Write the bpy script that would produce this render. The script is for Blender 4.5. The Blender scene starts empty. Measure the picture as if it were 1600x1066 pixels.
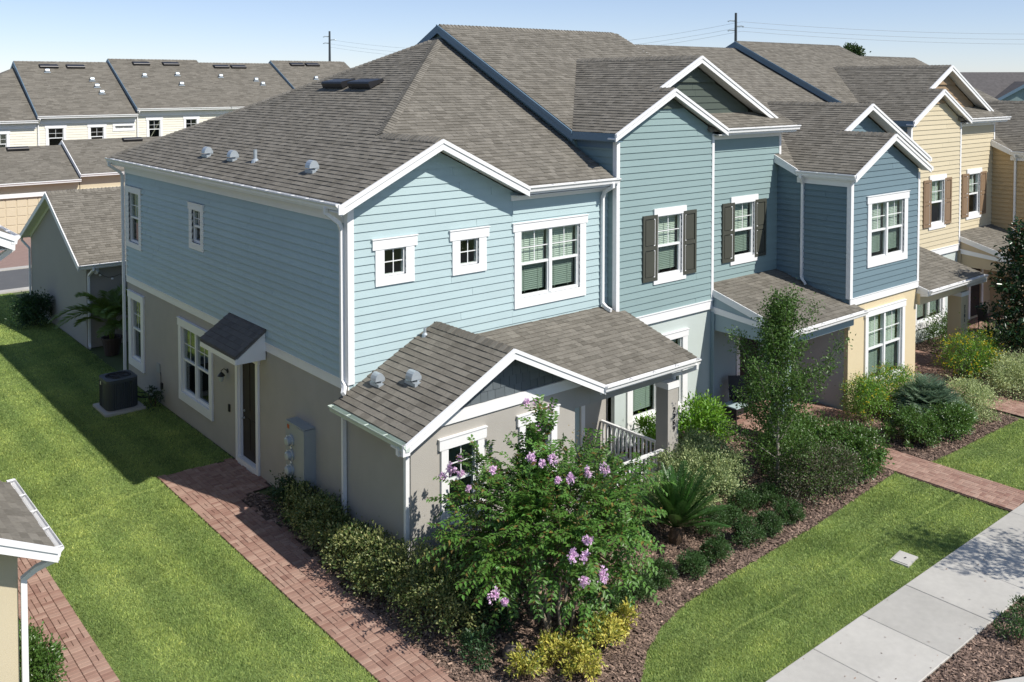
import bpy, math, random
import numpy as np
from mathutils import Vector, Matrix

SC = bpy.context.scene
COL = SC.collection
V = Vector
rnd = random.Random(7)

# ------------------------------------------------------------------ camera, sky, sun, exposure
CAM = V((-9.43, -16.35, 9.33))
cam_d = bpy.data.cameras.new('camera')
cam = bpy.data.objects.new('camera', cam_d)
COL.objects.link(cam)
SC.camera = cam
cam.location = CAM
cam.rotation_euler = (math.radians(90 - 2.0), 0, math.radians(50.068 - 90))
cam_d.sensor_width = 36.0
cam_d.lens = 36.0 * 1464 / 1600
cam_d.shift_y = -(533.0 - 178.1) / 1600
cam_d.clip_start = 0.2
cam_d.clip_end = 3000

SUN_DIR = V((0.287, -0.90, 1.0)).normalized()          # towards the sun
SUN_EL = math.asin(SUN_DIR.z)
SUN_AZ = math.atan2(SUN_DIR.x, SUN_DIR.y)              # clockwise from +Y
world = bpy.data.worlds.new('World')
SC.world = world
world.use_nodes = True
wn = world.node_tree
for n in list(wn.nodes):
    wn.nodes.remove(n)
w_out = wn.nodes.new('ShaderNodeOutputWorld')
w_bg = wn.nodes.new('ShaderNodeBackground')
w_sky = wn.nodes.new('ShaderNodeTexSky')
w_sky.sky_type = 'NISHITA'
w_sky.sun_disc = False
w_sky.sun_elevation = SUN_EL
w_sky.sun_rotation = SUN_AZ
w_sky.altitude = 0
w_sky.air_density = 0.7
w_sky.dust_density = 0.1
w_sky.ozone_density = 4.0
w_bg.inputs['Strength'].default_value = 0.15
w_gam = wn.nodes.new('ShaderNodeGamma')
w_gam.inputs['Gamma'].default_value = 0.75
w_tint = wn.nodes.new('ShaderNodeMix'); w_tint.data_type = 'RGBA'; w_tint.blend_type = 'MULTIPLY'
w_tint.inputs[0].default_value = 1.0
w_tint.inputs[7].default_value = (1.0, 0.955, 1.0, 1)
wn.links.new(w_sky.outputs[0], w_gam.inputs['Color'])
wn.links.new(w_gam.outputs[0], w_tint.inputs[6])
wn.links.new(w_tint.outputs[2], w_bg.inputs['Color'])
wn.links.new(w_bg.outputs[0], w_out.inputs['Surface'])

sun_d = bpy.data.lights.new('sun', 'SUN')
sun = bpy.data.objects.new('sun', sun_d)
COL.objects.link(sun)
sun_d.energy = 3.85
sun_d.angle = math.radians(0.53)
sun_d.color = (1.0, 0.95, 0.88)
sun.rotation_euler = SUN_DIR.to_track_quat('Z', 'Y').to_euler()
sun.location = (20, -40, 60)

SC.view_settings.view_transform = 'Standard'
SC.view_settings.look = 'None'
SC.view_settings.gamma = 1.0
SC.view_settings.exposure = 0.50
SC.view_settings.use_curve_mapping = False
SC.render.engine = 'CYCLES'
SC.cycles.max_bounces = 6
SC.cycles.diffuse_bounces = 3
SC.cycles.glossy_bounces = 3
SC.cycles.transmission_bounces = 4
SC.cycles.transparent_max_bounces = 8
SC.cycles.caustics_reflective = False
SC.cycles.caustics_refractive = False
SC.cycles.use_denoising = True

# ------------------------------------------------------------------ materials
MATS = {}


def lin(r, g, b):
    def f(c):
        c /= 255.0
        return c / 12.92 if c <= 0.04045 else ((c + 0.055) / 1.055) ** 2.4
    return (f(r), f(g), f(b))


def pm(name, col, rough=0.65, var=0.08, scale=3.0, tone=0.0, bump=0.0, bscale=60.0, spec=0.4, huev=0.0,
       col2=None, metallic=0.0, trans=0.0, coat=0.0, detail=4.0, var2=0.0, scale2=0.3):
    """Principled material: colour x (1 + fine noise + broad noise + per-piece tone), fine bump."""
    if name in MATS:
        return MATS[name]
    m = bpy.data.materials.new(name)
    m.use_nodes = True
    nt = m.node_tree
    N, L = nt.nodes, nt.links
    b = N['Principled BSDF']
    b.inputs['Roughness'].default_value = rough
    b.inputs['Specular IOR Level'].default_value = spec
    b.inputs['Metallic'].default_value = metallic
    tc = N.new('ShaderNodeNewGeometry')
    at = N.new('ShaderNodeAttribute')
    at.attribute_name = 'tone'
    val = N.new('ShaderNodeMath'); val.operation = 'MULTIPLY_ADD'
    val.inputs[1].default_value = tone
    val.inputs[2].default_value = 1.0
    L.new(at.outputs['Fac'], val.inputs[0])
    cur = val.outputs[0]
    for v, s, d in ((var, scale, detail), (var2, scale2, 2.0)):
        if v:
            no = N.new('ShaderNodeTexNoise')
            no.inputs['Scale'].default_value = s
            no.inputs['Detail'].default_value = d
            L.new(tc.outputs['Position'], no.inputs['Vector'])
            ma = N.new('ShaderNodeMath'); ma.operation = 'MULTIPLY_ADD'
            ma.inputs[1].default_value = 2.6 * v
            ma.inputs[2].default_value = -1.3 * v
            L.new(no.outputs['Fac'], ma.inputs[0])
            ad = N.new('ShaderNodeMath'); ad.operation = 'ADD'
            L.new(cur, ad.inputs[0]); L.new(ma.outputs[0], ad.inputs[1])
            cur = ad.outputs[0]
    hs = N.new('ShaderNodeHueSaturation')
    hs.inputs['Color'].default_value = (*col, 1)
    if col2 is not None:
        mx = N.new('ShaderNodeMix'); mx.data_type = 'RGBA'
        mx.inputs[6].default_value = (*col, 1)
        mx.inputs[7].default_value = (*col2, 1)
        mr = N.new('ShaderNodeMapRange')
        mr.inputs['From Min'].default_value = -1; mr.inputs['From Max'].default_value = 1
        L.new(at.outputs['Fac'], mr.inputs['Value'])
        L.new(mr.outputs[0], mx.inputs[0])
        L.new(mx.outputs[2], hs.inputs['Color'])
    L.new(cur, hs.inputs['Value'])
    if huev:
        h = N.new('ShaderNodeMath'); h.operation = 'MULTIPLY_ADD'
        h.inputs[1].default_value = huev; h.inputs[2].default_value = 0.5
        L.new(at.outputs['Fac'], h.inputs[0]); L.new(h.outputs[0], hs.inputs['Hue'])
    L.new(hs.outputs[0], b.inputs['Base Color'])
    if bump:
        n2 = N.new('ShaderNodeTexNoise')
        n2.inputs['Scale'].default_value = bscale
        n2.inputs['Detail'].default_value = 3
        L.new(tc.outputs['Position'], n2.inputs['Vector'])
        bp = N.new('ShaderNodeBump')
        bp.inputs['Strength'].default_value = bump
        bp.inputs['Distance'].default_value = 0.01
        L.new(n2.outputs['Fac'], bp.inputs['Height'])
        L.new(bp.outputs[0], b.inputs['Normal'])
    if coat:
        b.inputs['Coat Weight'].default_value = coat
    if trans:
        out = N['Material Output']
        tr = N.new('ShaderNodeBsdfTranslucent')
        g = N.new('ShaderNodeHueSaturation')
        g.inputs['Value'].default_value = 1.5
        g.inputs['Hue'].default_value = 0.485
        L.new(hs.outputs[0], g.inputs['Color']); L.new(g.outputs[0], tr.inputs['Color'])
        mix = N.new('ShaderNodeMixShader')
        mix.inputs[0].default_value = trans
        L.new(b.outputs[0], mix.inputs[1]); L.new(tr.outputs[0], mix.inputs[2])
        L.new(mix.outputs[0], out.inputs['Surface'])
    MATS[name] = m
    return m


def glass(name, tint, refl):
    m = bpy.data.materials.new(name)
    m.use_nodes = True
    N, L = m.node_tree.nodes, m.node_tree.links
    N.remove(N['Principled BSDF'])
    t = N.new('ShaderNodeBsdfTransparent'); t.inputs[0].default_value = (*tint, 1)
    g = N.new('ShaderNodeBsdfGlossy'); g.inputs['Roughness'].default_value = 0.01
    fr = N.new('ShaderNodeLayerWeight'); fr.inputs['Blend'].default_value = 0.5
    po = N.new('ShaderNodeMath'); po.operation = 'POWER'; po.inputs[1].default_value = 4.0
    L.new(fr.outputs['Facing'], po.inputs[0])
    mu = N.new('ShaderNodeMath'); mu.operation = 'MULTIPLY_ADD'
    mu.inputs[1].default_value = 0.85; mu.inputs[2].default_value = refl
    L.new(po.outputs[0], mu.inputs[0])
    x = N.new('ShaderNodeMixShader')
    L.new(mu.outputs[0], x.inputs[0]); L.new(t.outputs[0], x.inputs[1]); L.new(g.outputs[0], x.inputs[2])
    L.new(x.outputs[0], N['Material Output'].inputs['Surface'])
    return m


M_GLASS = glass('window_glass', (0.905, 0.955, 0.925), 0.05)
M_SCREEN = glass('screened_glass', (0.74, 0.80, 0.77), 0.03)
M_WHITE = pm('white_paint', (0.80, 0.80, 0.79), 0.45, 0.03, 4, bump=0.05, bscale=30)
M_ALU = pm('white_aluminium', (0.80, 0.80, 0.79), 0.35, 0.04, 6, spec=0.5)
M_VINYL = pm('white_vinyl', (0.80, 0.81, 0.80), 0.35, 0.02, 4)
M_BLIND = pm('blind_slat', (0.66, 0.68, 0.63), 0.5, 0.03, 8, trans=0.15)
M_SOFFIT = pm('soffit_white', (0.70, 0.70, 0.68), 0.6, 0.04, 4)
M_TRIMBLUE = pm('slate_blue_trim', (0.14, 0.215, 0.28), 0.5, 0.05, 4)
M_SIDE_A = pm('light_blue_siding', (0.400, 0.512, 0.522), 0.6, 0.035, 3, tone=0.03, bump=0.2, bscale=30, var2=0.035, scale2=0.8)
M_SIDE_AL = M_SIDE_A
M_SIDE_B = pm('grey_green_siding', (0.235, 0.325, 0.322), 0.6, 0.03, 3, tone=0.035, var2=0.035, scale2=0.8, bump=0.12, bscale=40)
M_SIDE_C = pm('slate_blue_siding', (0.140, 0.207, 0.238), 0.6, 0.03, 3, tone=0.035, var2=0.035, scale2=0.8, bump=0.12, bscale=40)
M_SIDE_D = pm('pale_yellow_siding', (0.575, 0.50, 0.345), 0.6, 0.03, 3, tone=0.03, bump=0.12, bscale=40)
M_SIDE_E = pm('tan_siding', (0.50, 0.37, 0.20), 0.55, 0.03, 3, tone=0.03, bump=0.12, bscale=40)
M_SIDE_CR = pm('cream_siding', (0.74, 0.71, 0.60), 0.55, 0.03, 3, tone=0.03)
M_OLIVE = pm('dark_olive_siding', (0.070, 0.088, 0.070), 0.55, 0.03, 3, tone=0.03)
M_BROWN = pm('brown_siding', (0.30, 0.21, 0.125), 0.55, 0.03, 3, tone=0.03)
M_SHAKE = pm('charcoal_shake', (0.115, 0.135, 0.145), 0.6, 0.05, 5, tone=0.10)
M_ST_A = pm('greige_stucco', (0.400, 0.380, 0.340), 0.9, 0.07, 2.2, bump=0.6, bscale=70, var2=0.06, scale2=0.5, detail=8)
M_ST_B = pm('pale_sage_stucco', (0.50, 0.56, 0.53), 0.85, 0.05, 1.2, bump=0.35, bscale=90)
M_ST_BE = pm('grey_blue_stucco', (0.30, 0.385, 0.41), 0.85, 0.05, 1.2, bump=0.35, bscale=90)
M_ST_GR = pm('mid_grey_stucco', (0.44, 0.46, 0.475), 0.85, 0.05, 1.2, bump=0.35, bscale=90)
M_ST_C = pm('cream_stucco', (0.64, 0.535, 0.345), 0.85, 0.05, 1.2, bump=0.35, bscale=90)
M_ST_D = pm('tan_stucco', (0.52, 0.42, 0.28), 0.85, 0.05, 1.2, bump=0.35, bscale=90)
M_ST_L = pm('sand_stucco', (0.56, 0.485, 0.34), 0.85, 0.05, 1.2, bump=0.35, bscale=90)
M_ST_G = pm('garage_grey_stucco', (0.36, 0.335, 0.295), 0.85, 0.05, 1.0, bump=0.35, bscale=90)
M_SHUT_B = pm('olive_black_shutter', (0.062, 0.064, 0.050), 0.5, 0.04, 5)
M_SHUT_D = pm('brown_shutter', (0.235, 0.160, 0.100), 0.5, 0.04, 5)
M_DOOR = pm('dark_brown_door', (0.040, 0.033, 0.030), 0.6, 0.1, 6, spec=0.2)
M_BLACK = pm('black_metal', (0.018, 0.018, 0.02), 0.4, 0.05, 8)
M_DKGREY = pm('dark_grey_metal', (0.05, 0.06, 0.068), 0.5, 0.06, 8)
M_GALV = pm('galvanised_steel', (0.42, 0.47, 0.50), 0.4, 0.1, 10, metallic=0.35)
M_METER = pm('grey_meter_cabinet', (0.33, 0.35, 0.34), 0.5, 0.05, 6)
M_ROOF = pm('weathered_shingle', (0.138, 0.127, 0.105), 0.9, 0.20, 18, tone=0.04, bump=0.5, bscale=220, col2=(0.220, 0.204, 0.172), spec=0.15, var2=0.07, scale2=0.7)
M_ROOFDK = pm('dark_shingle', (0.145, 0.138, 0.128), 0.9, 0.16, 14, tone=0.15, bump=0.5, bscale=220, spec=0.15)
M_CONC = pm('concrete', (0.445, 0.430, 0.390), 0.8, 0.12, 1.1, tone=0.08, bump=0.25, bscale=120, var2=0.07, scale2=9, detail=8)
M_ASPH = pm('asphalt', (0.105, 0.108, 0.11), 0.9, 0.08, 2, bump=0.4, bscale=150)
M_DRIVE = pm('driveway_paver', (0.27, 0.185, 0.155), 0.85, 0.12, 2.5, tone=0.2, var2=0.1, scale2=9)
M_BRICK = pm('red_brick_paver', (0.275, 0.155, 0.117), 0.85, 0.12, 9, tone=0.07, bump=0.35, bscale=120, col2=(0.36, 0.24, 0.185), var2=0.08, scale2=1.0)
M_SANDJ = pm('joint_sand', (0.11, 0.075, 0.055), 0.95, 0.2, 30)
M_SOIL = pm('mulch_soil', (0.095, 0.062, 0.047), 0.95, 0.35, 14, bump=0.8, bscale=60)
M_CHIP = pm('bark_chip', (0.135, 0.092, 0.072), 0.9, 0.15, 12, tone=0.3, col2=(0.40, 0.28, 0.21))
M_TURF = pm('turf_base', (0.150, 0.205, 0.060), 0.95, 0.25, 5, bump=0.5, bscale=60, var2=0.25, scale2=0.7)
M_GRASS = pm('grass_blade', (0.275, 0.368, 0.112), 0.6, 0.20, 1.1, tone=0.29, huev=-0.016, trans=0.35, spec=0.25, detail=6, var2=0.12, scale2=5)
M_EARTH = pm('far_ground', (0.10, 0.13, 0.05), 0.95, 0.3, 0.2)
M_BARK = pm('smooth_grey_bark', (0.23, 0.19, 0.14), 0.85, 0.25, 9, bump=0.5, bscale=40)
M_TWIG = pm('brown_twig', (0.10, 0.065, 0.04), 0.85, 0.2, 9)
M_PALEBARK = pm('pale_bark', (0.30, 0.27, 0.23), 0.85, 0.2, 9, bump=0.4, bscale=40)


def leafm(name, col, tone=0.30, huev=0.012, col2=None, trans=0.28, spec=0.45, rough=0.42):
    return pm(name, col, rough, 0.10, 2.2, tone=tone, huev=huev, col2=col2, trans=trans, spec=spec)


L_MYRTLE = leafm('crape_myrtle_leaf', (0.095, 0.205, 0.036))
L_MYRTLE2 = leafm('crape_myrtle_rusty_leaf', (0.202, 0.147, 0.039))
L_ELM = leafm('elm_leaf', (0.075, 0.150, 0.028))
L_VAR = leafm('variegated_leaf', (0.070, 0.132, 0.034), tone=0.15, col2=(0.40, 0.40, 0.16), huev=0)
L_PALE = leafm('pale_variegated_leaf', (0.105, 0.185, 0.058), tone=0.15, col2=(0.50, 0.56, 0.27), huev=0)
L_YEL = leafm('golden_leaf', (0.202, 0.264, 0.039), tone=0.15, col2=(0.62, 0.55, 0.12), huev=0)
L_HOLLY = leafm('dark_fine_leaf', (0.060, 0.120, 0.034))
L_VIB = leafm('glossy_green_leaf', (0.085, 0.165, 0.034), spec=0.6, rough=0.3)
L_LIME = leafm('bright_green_leaf', (0.163, 0.333, 0.034))
L_PURP = leafm('dull_purple_leaf', (0.075, 0.100, 0.050), col2=(0.130, 0.108, 0.076))
L_MAG = leafm('magnolia_leaf', (0.025, 0.062, 0.022), spec=0.6, rough=0.25, tone=0.4)
L_BROWN = leafm('magnolia_brown_leaf', (0.202, 0.116, 0.046))
L_DARK = leafm('dark_bush_leaf', (0.040, 0.085, 0.031))
L_SAGO = leafm('sago_leaf', (0.050, 0.132, 0.025), spec=0.6, rough=0.3)
L_PALM = leafm('palm_leaf', (0.132, 0.202, 0.034))
L_SILVER = leafm('silver_palm_leaf', (0.200, 0.300, 0.190), tone=0.35)
L_FLOWY = leafm('yellow_petal', (0.75, 0.60, 0.03), tone=0.15)
L_FLOWP = leafm('lilac_petal', (0.78, 0.56, 0.74), tone=0.22, huev=0.01)
L_TREE = leafm('tree_leaf', (0.046, 0.085, 0.025))

# ------------------------------------------------------------------ mesh helpers
Z = V((0, 0, 1))


class MB:
    """collects faces; build() links them as ONE mesh object"""

    def __init__(s):
        s.v, s.f, s.t = [], [], []

    def poly(s, pts, tone=0.0):
        i = len(s.v)
        s.v.extend([tuple(p) for p in pts])
        s.f.append(tuple(range(i, i + len(pts))))
        s.t.append(tone)

    def hexa(s, p, tone=0.0):
        """8 points: bottom ring 0-3, top ring 4-7"""
        i = len(s.v)
        s.v.extend([tuple(q) for q in p])
        for f in ((3, 2, 1, 0), (4, 5, 6, 7), (0, 1, 5, 4), (1, 2, 6, 5), (2, 3, 7, 6), (3, 0, 4, 7)):
            s.f.append(tuple(i + k for k in f))
            s.t.append(tone)

    def box(s, a, b, tone=0.0):
        x0, y0, z0 = (min(a[i], b[i]) for i in range(3))
        x1, y1, z1 = (max(a[i], b[i]) for i in range(3))
        s.hexa([(x0, y0, z0), (x1, y0, z0), (x1, y1, z0), (x0, y1, z0),
                (x0, y0, z1), (x1, y0, z1), (x1, y1, z1), (x0, y1, z1)], tone)

    def obox(s, o, a, b, c, tone=0.0):
        """parallelepiped from corner o with edge vectors a, b, c"""
        o, a, b, c = V(o), V(a), V(b), V(c)
        s.hexa([o, o + a, o + a + b, o + b, o + c, o + a + c, o + a + b + c, o + b + c], tone)

    def prism(s, pts, d, tone=0.0):
        """closed polygon pts extruded by vector d"""
        d = V(d)
        a = [V(p) for p in pts]
        b = [p + d for p in a]
        n = len(a)
        s.poly(list(reversed(a)), tone)
        s.poly(b, tone)
        for i in range(n):
            j = (i + 1) % n
            s.poly([a[i], a[j], b[j], b[i]], tone)

    def sweep(s, path, prof, ref=Z, tone=0.0, cap=True):
        """profile (list of (x,y)) swept along a polyline with mitred joints"""
        path = [V(p) for p in path]
        rings = []
        for i, p in enumerate(path):
            if i == 0:
                t = (path[1] - p).normalized()
            elif i == len(path) - 1:
                t = (p - path[i - 1]).normalized()
            else:
                t = ((p - path[i - 1]).normalized() + (path[i + 1] - p).normalized()).normalized()
            r = V(ref)
            x = t.cross(r)
            if x.length < 1e-4:
                x = t.cross(V((1, 0, 0)))
            x.normalize()
            y = x.cross(t).normalized()
            k = 1.0
            if 0 < i < len(path) - 1:
                k = 1.0 / max(0.5, t.dot((p - path[i - 1]).normalized()))
            rings.append([p + x * (a) + y * (b * k) for a, b in prof])
        i0 = len(s.v)
        n = len(prof)
        for r in rings:
            s.v.extend([tuple(q) for q in r])
        for i in range(len(rings) - 1):
            for j in range(n):
                k = (j + 1) % n
                s.f.append((i0 + i * n + j, i0 + i * n + k, i0 + (i + 1) * n + k, i0 + (i + 1) * n + j))
                s.t.append(tone)
        if cap:
            s.f.append(tuple(i0 + j for j in reversed(range(n)))); s.t.append(tone)
            e = i0 + (len(rings) - 1) * n
            s.f.append(tuple(e + j for j in range(n))); s.t.append(tone)

    def tube(s, path, r0, r1=None, n=6, tone=0.0):
        path = [V(p) for p in path]
        r1 = r0 if r1 is None else r1
        i0 = len(s.v)
        m = len(path)
        x = None
        for i, p in enumerate(path):
            t = (path[min(i + 1, m - 1)] - path[max(i - 1, 0)]).normalized()
            if x is None:
                x = t.orthogonal().normalized()
            x = (x - t * x.dot(t)).normalized()
            y = t.cross(x)
            r = r0 + (r1 - r0) * i / (m - 1)
            for j in range(n):
                a = 2 * math.pi * j / n
                s.v.append(tuple(p + x * (r * math.cos(a)) + y * (r * math.sin(a))))
        for i in range(m - 1):
            for j in range(n):
                k = (j + 1) % n
                s.f.append((i0 + i * n + j, i0 + i * n + k, i0 + (i + 1) * n + k, i0 + (i + 1) * n + j))
                s.t.append(tone)
        s.f.append(tuple(i0 + j for j in reversed(range(n)))); s.t.append(tone)
        s.f.append(tuple(i0 + (m - 1) * n + j for j in range(n))); s.t.append(tone)

    def lathe(s, c, prof, n=16, axis=Z, tone=0.0):
        """prof: list of (radius, height) along axis from c"""
        axis = V(axis).normalized()
        x = axis.orthogonal().normalized()
        y = axis.cross(x)
        c = V(c)
        i0 = len(s.v)
        for r, h in prof:
            for j in range(n):
                a = 2 * math.pi * j / n
                s.v.append(tuple(c + axis * h + x * (r * math.cos(a)) + y * (r * math.sin(a))))
        for i in range(len(prof) - 1):
            for j in range(n):
                k = (j + 1) % n
                s.f.append((i0 + i * n + j, i0 + i * n + k, i0 + (i + 1) * n + k, i0 + (i + 1) * n + j))
                s.t.append(tone)
        s.f.append(tuple(i0 + j for j in reversed(range(n)))); s.t.append(tone)
        e = i0 + (len(prof) - 1) * n
        s.f.append(tuple(e + j for j in range(n))); s.t.append(tone)

    def build(s, name, m, parent=None, smooth=False, **props):
        o_ = V((0, 0, 0)) if parent is None else ORIGIN(parent)
        me = bpy.data.meshes.new(name)
        ox, oy, oz = o_
        me.from_pydata([(a - ox, b - oy, c - oz) for a, b, c in s.v], [], s.f)
        if any(s.t):
            at = me.attributes.new('tone', 'FLOAT', 'FACE')
            at.data.foreach_set('value', s.t)
        me.materials.append(m)
        if smooth:
            me.shade_smooth()
        return link(name, me, parent, props)


def link(name, me, parent, props):
    o = bpy.data.objects.new(name, me)
    COL.objects.link(o)
    if parent is not None:
        o.parent = parent
    for k, v in props.items():
        o[k] = v
    return o


def ORIGIN(o):
    """world origin of a thing (parts sit at local zero)"""
    p = V((0, 0, 0))
    while o is not None:
        p = p + V(o.location)
        o = o.parent
    return p


def thing(name, label, cat, loc, group=None):
    o = bpy.data.objects.new(name, None)
    COL.objects.link(o)
    o.empty_display_size = 0.3
    o.location = loc
    o['label'] = label
    o['category'] = cat
    if group:
        o['group'] = group
    return o


def fast(name, v, f, tones, m, parent=None, smooth=False, **props):
    """numpy mesh: v (n,3), f (k,3) triangles, tones (k,)"""
    v = np.asarray(v, dtype=np.float32)
    if parent is not None:
        v = v - np.array(ORIGIN(parent), dtype=np.float32)
    f = np.asarray(f, dtype=np.int32)
    me = bpy.data.meshes.new(name)
    me.vertices.add(len(v))
    me.vertices.foreach_set('co', v.ravel())
    me.loops.add(f.size)
    me.loops.foreach_set('vertex_index', f.ravel())
    me.polygons.add(len(f))
    me.polygons.foreach_set('loop_start', np.arange(0, f.size, 3, dtype=np.int32))
    me.polygons.foreach_set('loop_total', np.full(len(f), 3, dtype=np.int32))
    me.update(calc_edges=True)
    at = me.attributes.new('tone', 'FLOAT', 'FACE')
    at.data.foreach_set('value', np.asarray(tones, dtype=np.float32))
    if isinstance(m, (list, tuple)):
        for q in m:
            me.materials.append(q)
    else:
        me.materials.append(m)
    me.validate()
    return link(name, me, parent, props)


def clip_half(poly, a, b, c):
    """keep a*x + b*y <= c of a 2-D polygon"""
    out = []
    n = len(poly)
    for i in range(n):
        p, q = poly[i], poly[(i + 1) % n]
        dp, dq = a * p[0] + b * p[1] - c, a * q[0] + b * q[1] - c
        if dp <= 1e-9:
            out.append(p)
        if (dp < -1e-9 and dq > 1e-9) or (dp > 1e-9 and dq < -1e-9):
            t = dp / (dp - dq)
            out.append((p[0] + (q[0] - p[0]) * t, p[1] + (q[1] - p[1]) * t))
    return out


def area2(p):
    return 0.5 * sum(p[i][0] * p[(i + 1) % len(p)][1] - p[(i + 1) % len(p)][0] * p[i][1] for i in range(len(p)))


def minus(rects, op):
    """rectangles (u0,u1,z0,z1) minus an opening"""
    out = []
    a0, a1, b0, b1 = op
    for u0, u1, z0, z1 in rects:
        if a0 >= u1 or a1 <= u0 or b0 >= z1 or b1 <= z0:
            out.append((u0, u1, z0, z1))
            continue
        if u0 < a0:
            out.append((u0, a0, z0, z1))
        if u1 > a1:
            out.append((a1, u1, z0, z1))
        m0, m1 = max(u0, a0), min(u1, a1)
        if z0 < b0:
            out.append((m0, m1, z0, b0))
        if z1 > b1:
            out.append((m0, m1, b1, z1))
    return [r for r in out if r[1] - r[0] > 0.004 and r[3] - r[2] > 0.004]


class Wall:
    """a vertical wall plane: pt(u, z, d) = point u along, z up, d out"""

    def __init__(s, p0, u):
        s.p = V(p0)
        s.u = V(u).normalized()
        s.n = s.u.cross(Z)          # u = +x gives n = -y

    def pt(s, u, z, d=0.0):
        return s.p + s.u * u + Z * z + s.n * d

    def box(s, mb, u0, u1, z0, z1, d0, d1, tone=0.0):
        p = [s.pt(u0, z0, d0), s.pt(u1, z0, d0), s.pt(u1, z0, d1), s.pt(u0, z0, d1)]
        q = [s.pt(u0, z1, d0), s.pt(u1, z1, d0), s.pt(u1, z1, d1), s.pt(u0, z1, d1)]
        mb.hexa(p + q, tone)


def wall_part(house, W, u0, u1, z0, z1, ops, m, clips=(), thick=0.12, name='wall', **props):
    rects = [(u0, u1, z0, z1)]
    for o in ops:
        rects = minus(rects, o)
    mb = MB()
    for r in rects:
        p = [(r[0], r[2]), (r[1], r[2]), (r[1], r[3]), (r[0], r[3])]
        for c in clips:
            p = clip_half(p, *c)
        if len(p) > 2:
            mb.prism([W.pt(a, b, 0) for a, b in p], W.n * -thick)
    return mb.build(name, m, house, **props)


def boards(parent, W, u0, u1, z0, z1, ops, m, clips=(), expo=0.168, maxlen=3.66, d=0.0, name='siding_board', join=False, seed=1, lap=0.024):
    """lap siding, each board its own piece"""
    r = random.Random(seed)
    z = z0
    k = 0
    J = MB()
    while z < z1 - 0.01:
        zt = min(z + expo, z1)
        cuts = [u0]
        x = u0 + maxlen * (0.35 + 0.6 * r.random())
        while x < u1 - 0.6:
            cuts.append(x)
            x += maxlen
        cuts.append(u1)
        for i in range(len(cuts) - 1):
            rects = [(cuts[i] + (0.003 if i else 0), cuts[i + 1] - 0.003, z, zt)]
            for o in ops:
                rects = minus(rects, o)
            for q in rects:
                p = [(q[0], q[2]), (q[1], q[2]), (q[1], q[3]), (q[0], q[3])]
                for c in clips:
                    p = clip_half(p, *c)
                if len(p) < 3 or abs(area2(p)) < 0.002:
                    continue
                mb = J if join else MB()
                tone = r.uniform(-1, 1)
                front = [W.pt(a, b, d + 0.004 + lap - lap * (b - z) / expo) for a, b in p]
                back = [W.pt(a, b, d + 0.0005) for a, b in p]
                mb.poly(front, tone)
                n = len(p)
                for i2 in range(n):
                    j2 = (i2 + 1) % n
                    mb.poly([back[i2], back[j2], front[j2], front[i2]], tone)
                if not join:
                    mb.build(name, m, parent)
                k += 1
        z = zt
    if join and J.f:
        J.build(name + 's' if not name.endswith('s') else name, m, parent, kind='stuff')
    return k


def opening(s):
    return (s['u0'] + s['side'], s['u1'] - s['side'], s['z0'] + s['sill'], s['z1'] - s['head'])


def win(u0, u1, z0, z1, units=1, style='hung', side=0.10, head=0.17, sill=0.13, ear=0.05, blind=1.0, seed=0, casing=True):
    return dict(u0=u0, u1=u1, z0=z0, z1=z1, units=units, style=style, side=side, head=head, sill=sill, ear=ear, blind=blind,
                seed=seed, casing=casing)


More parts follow.
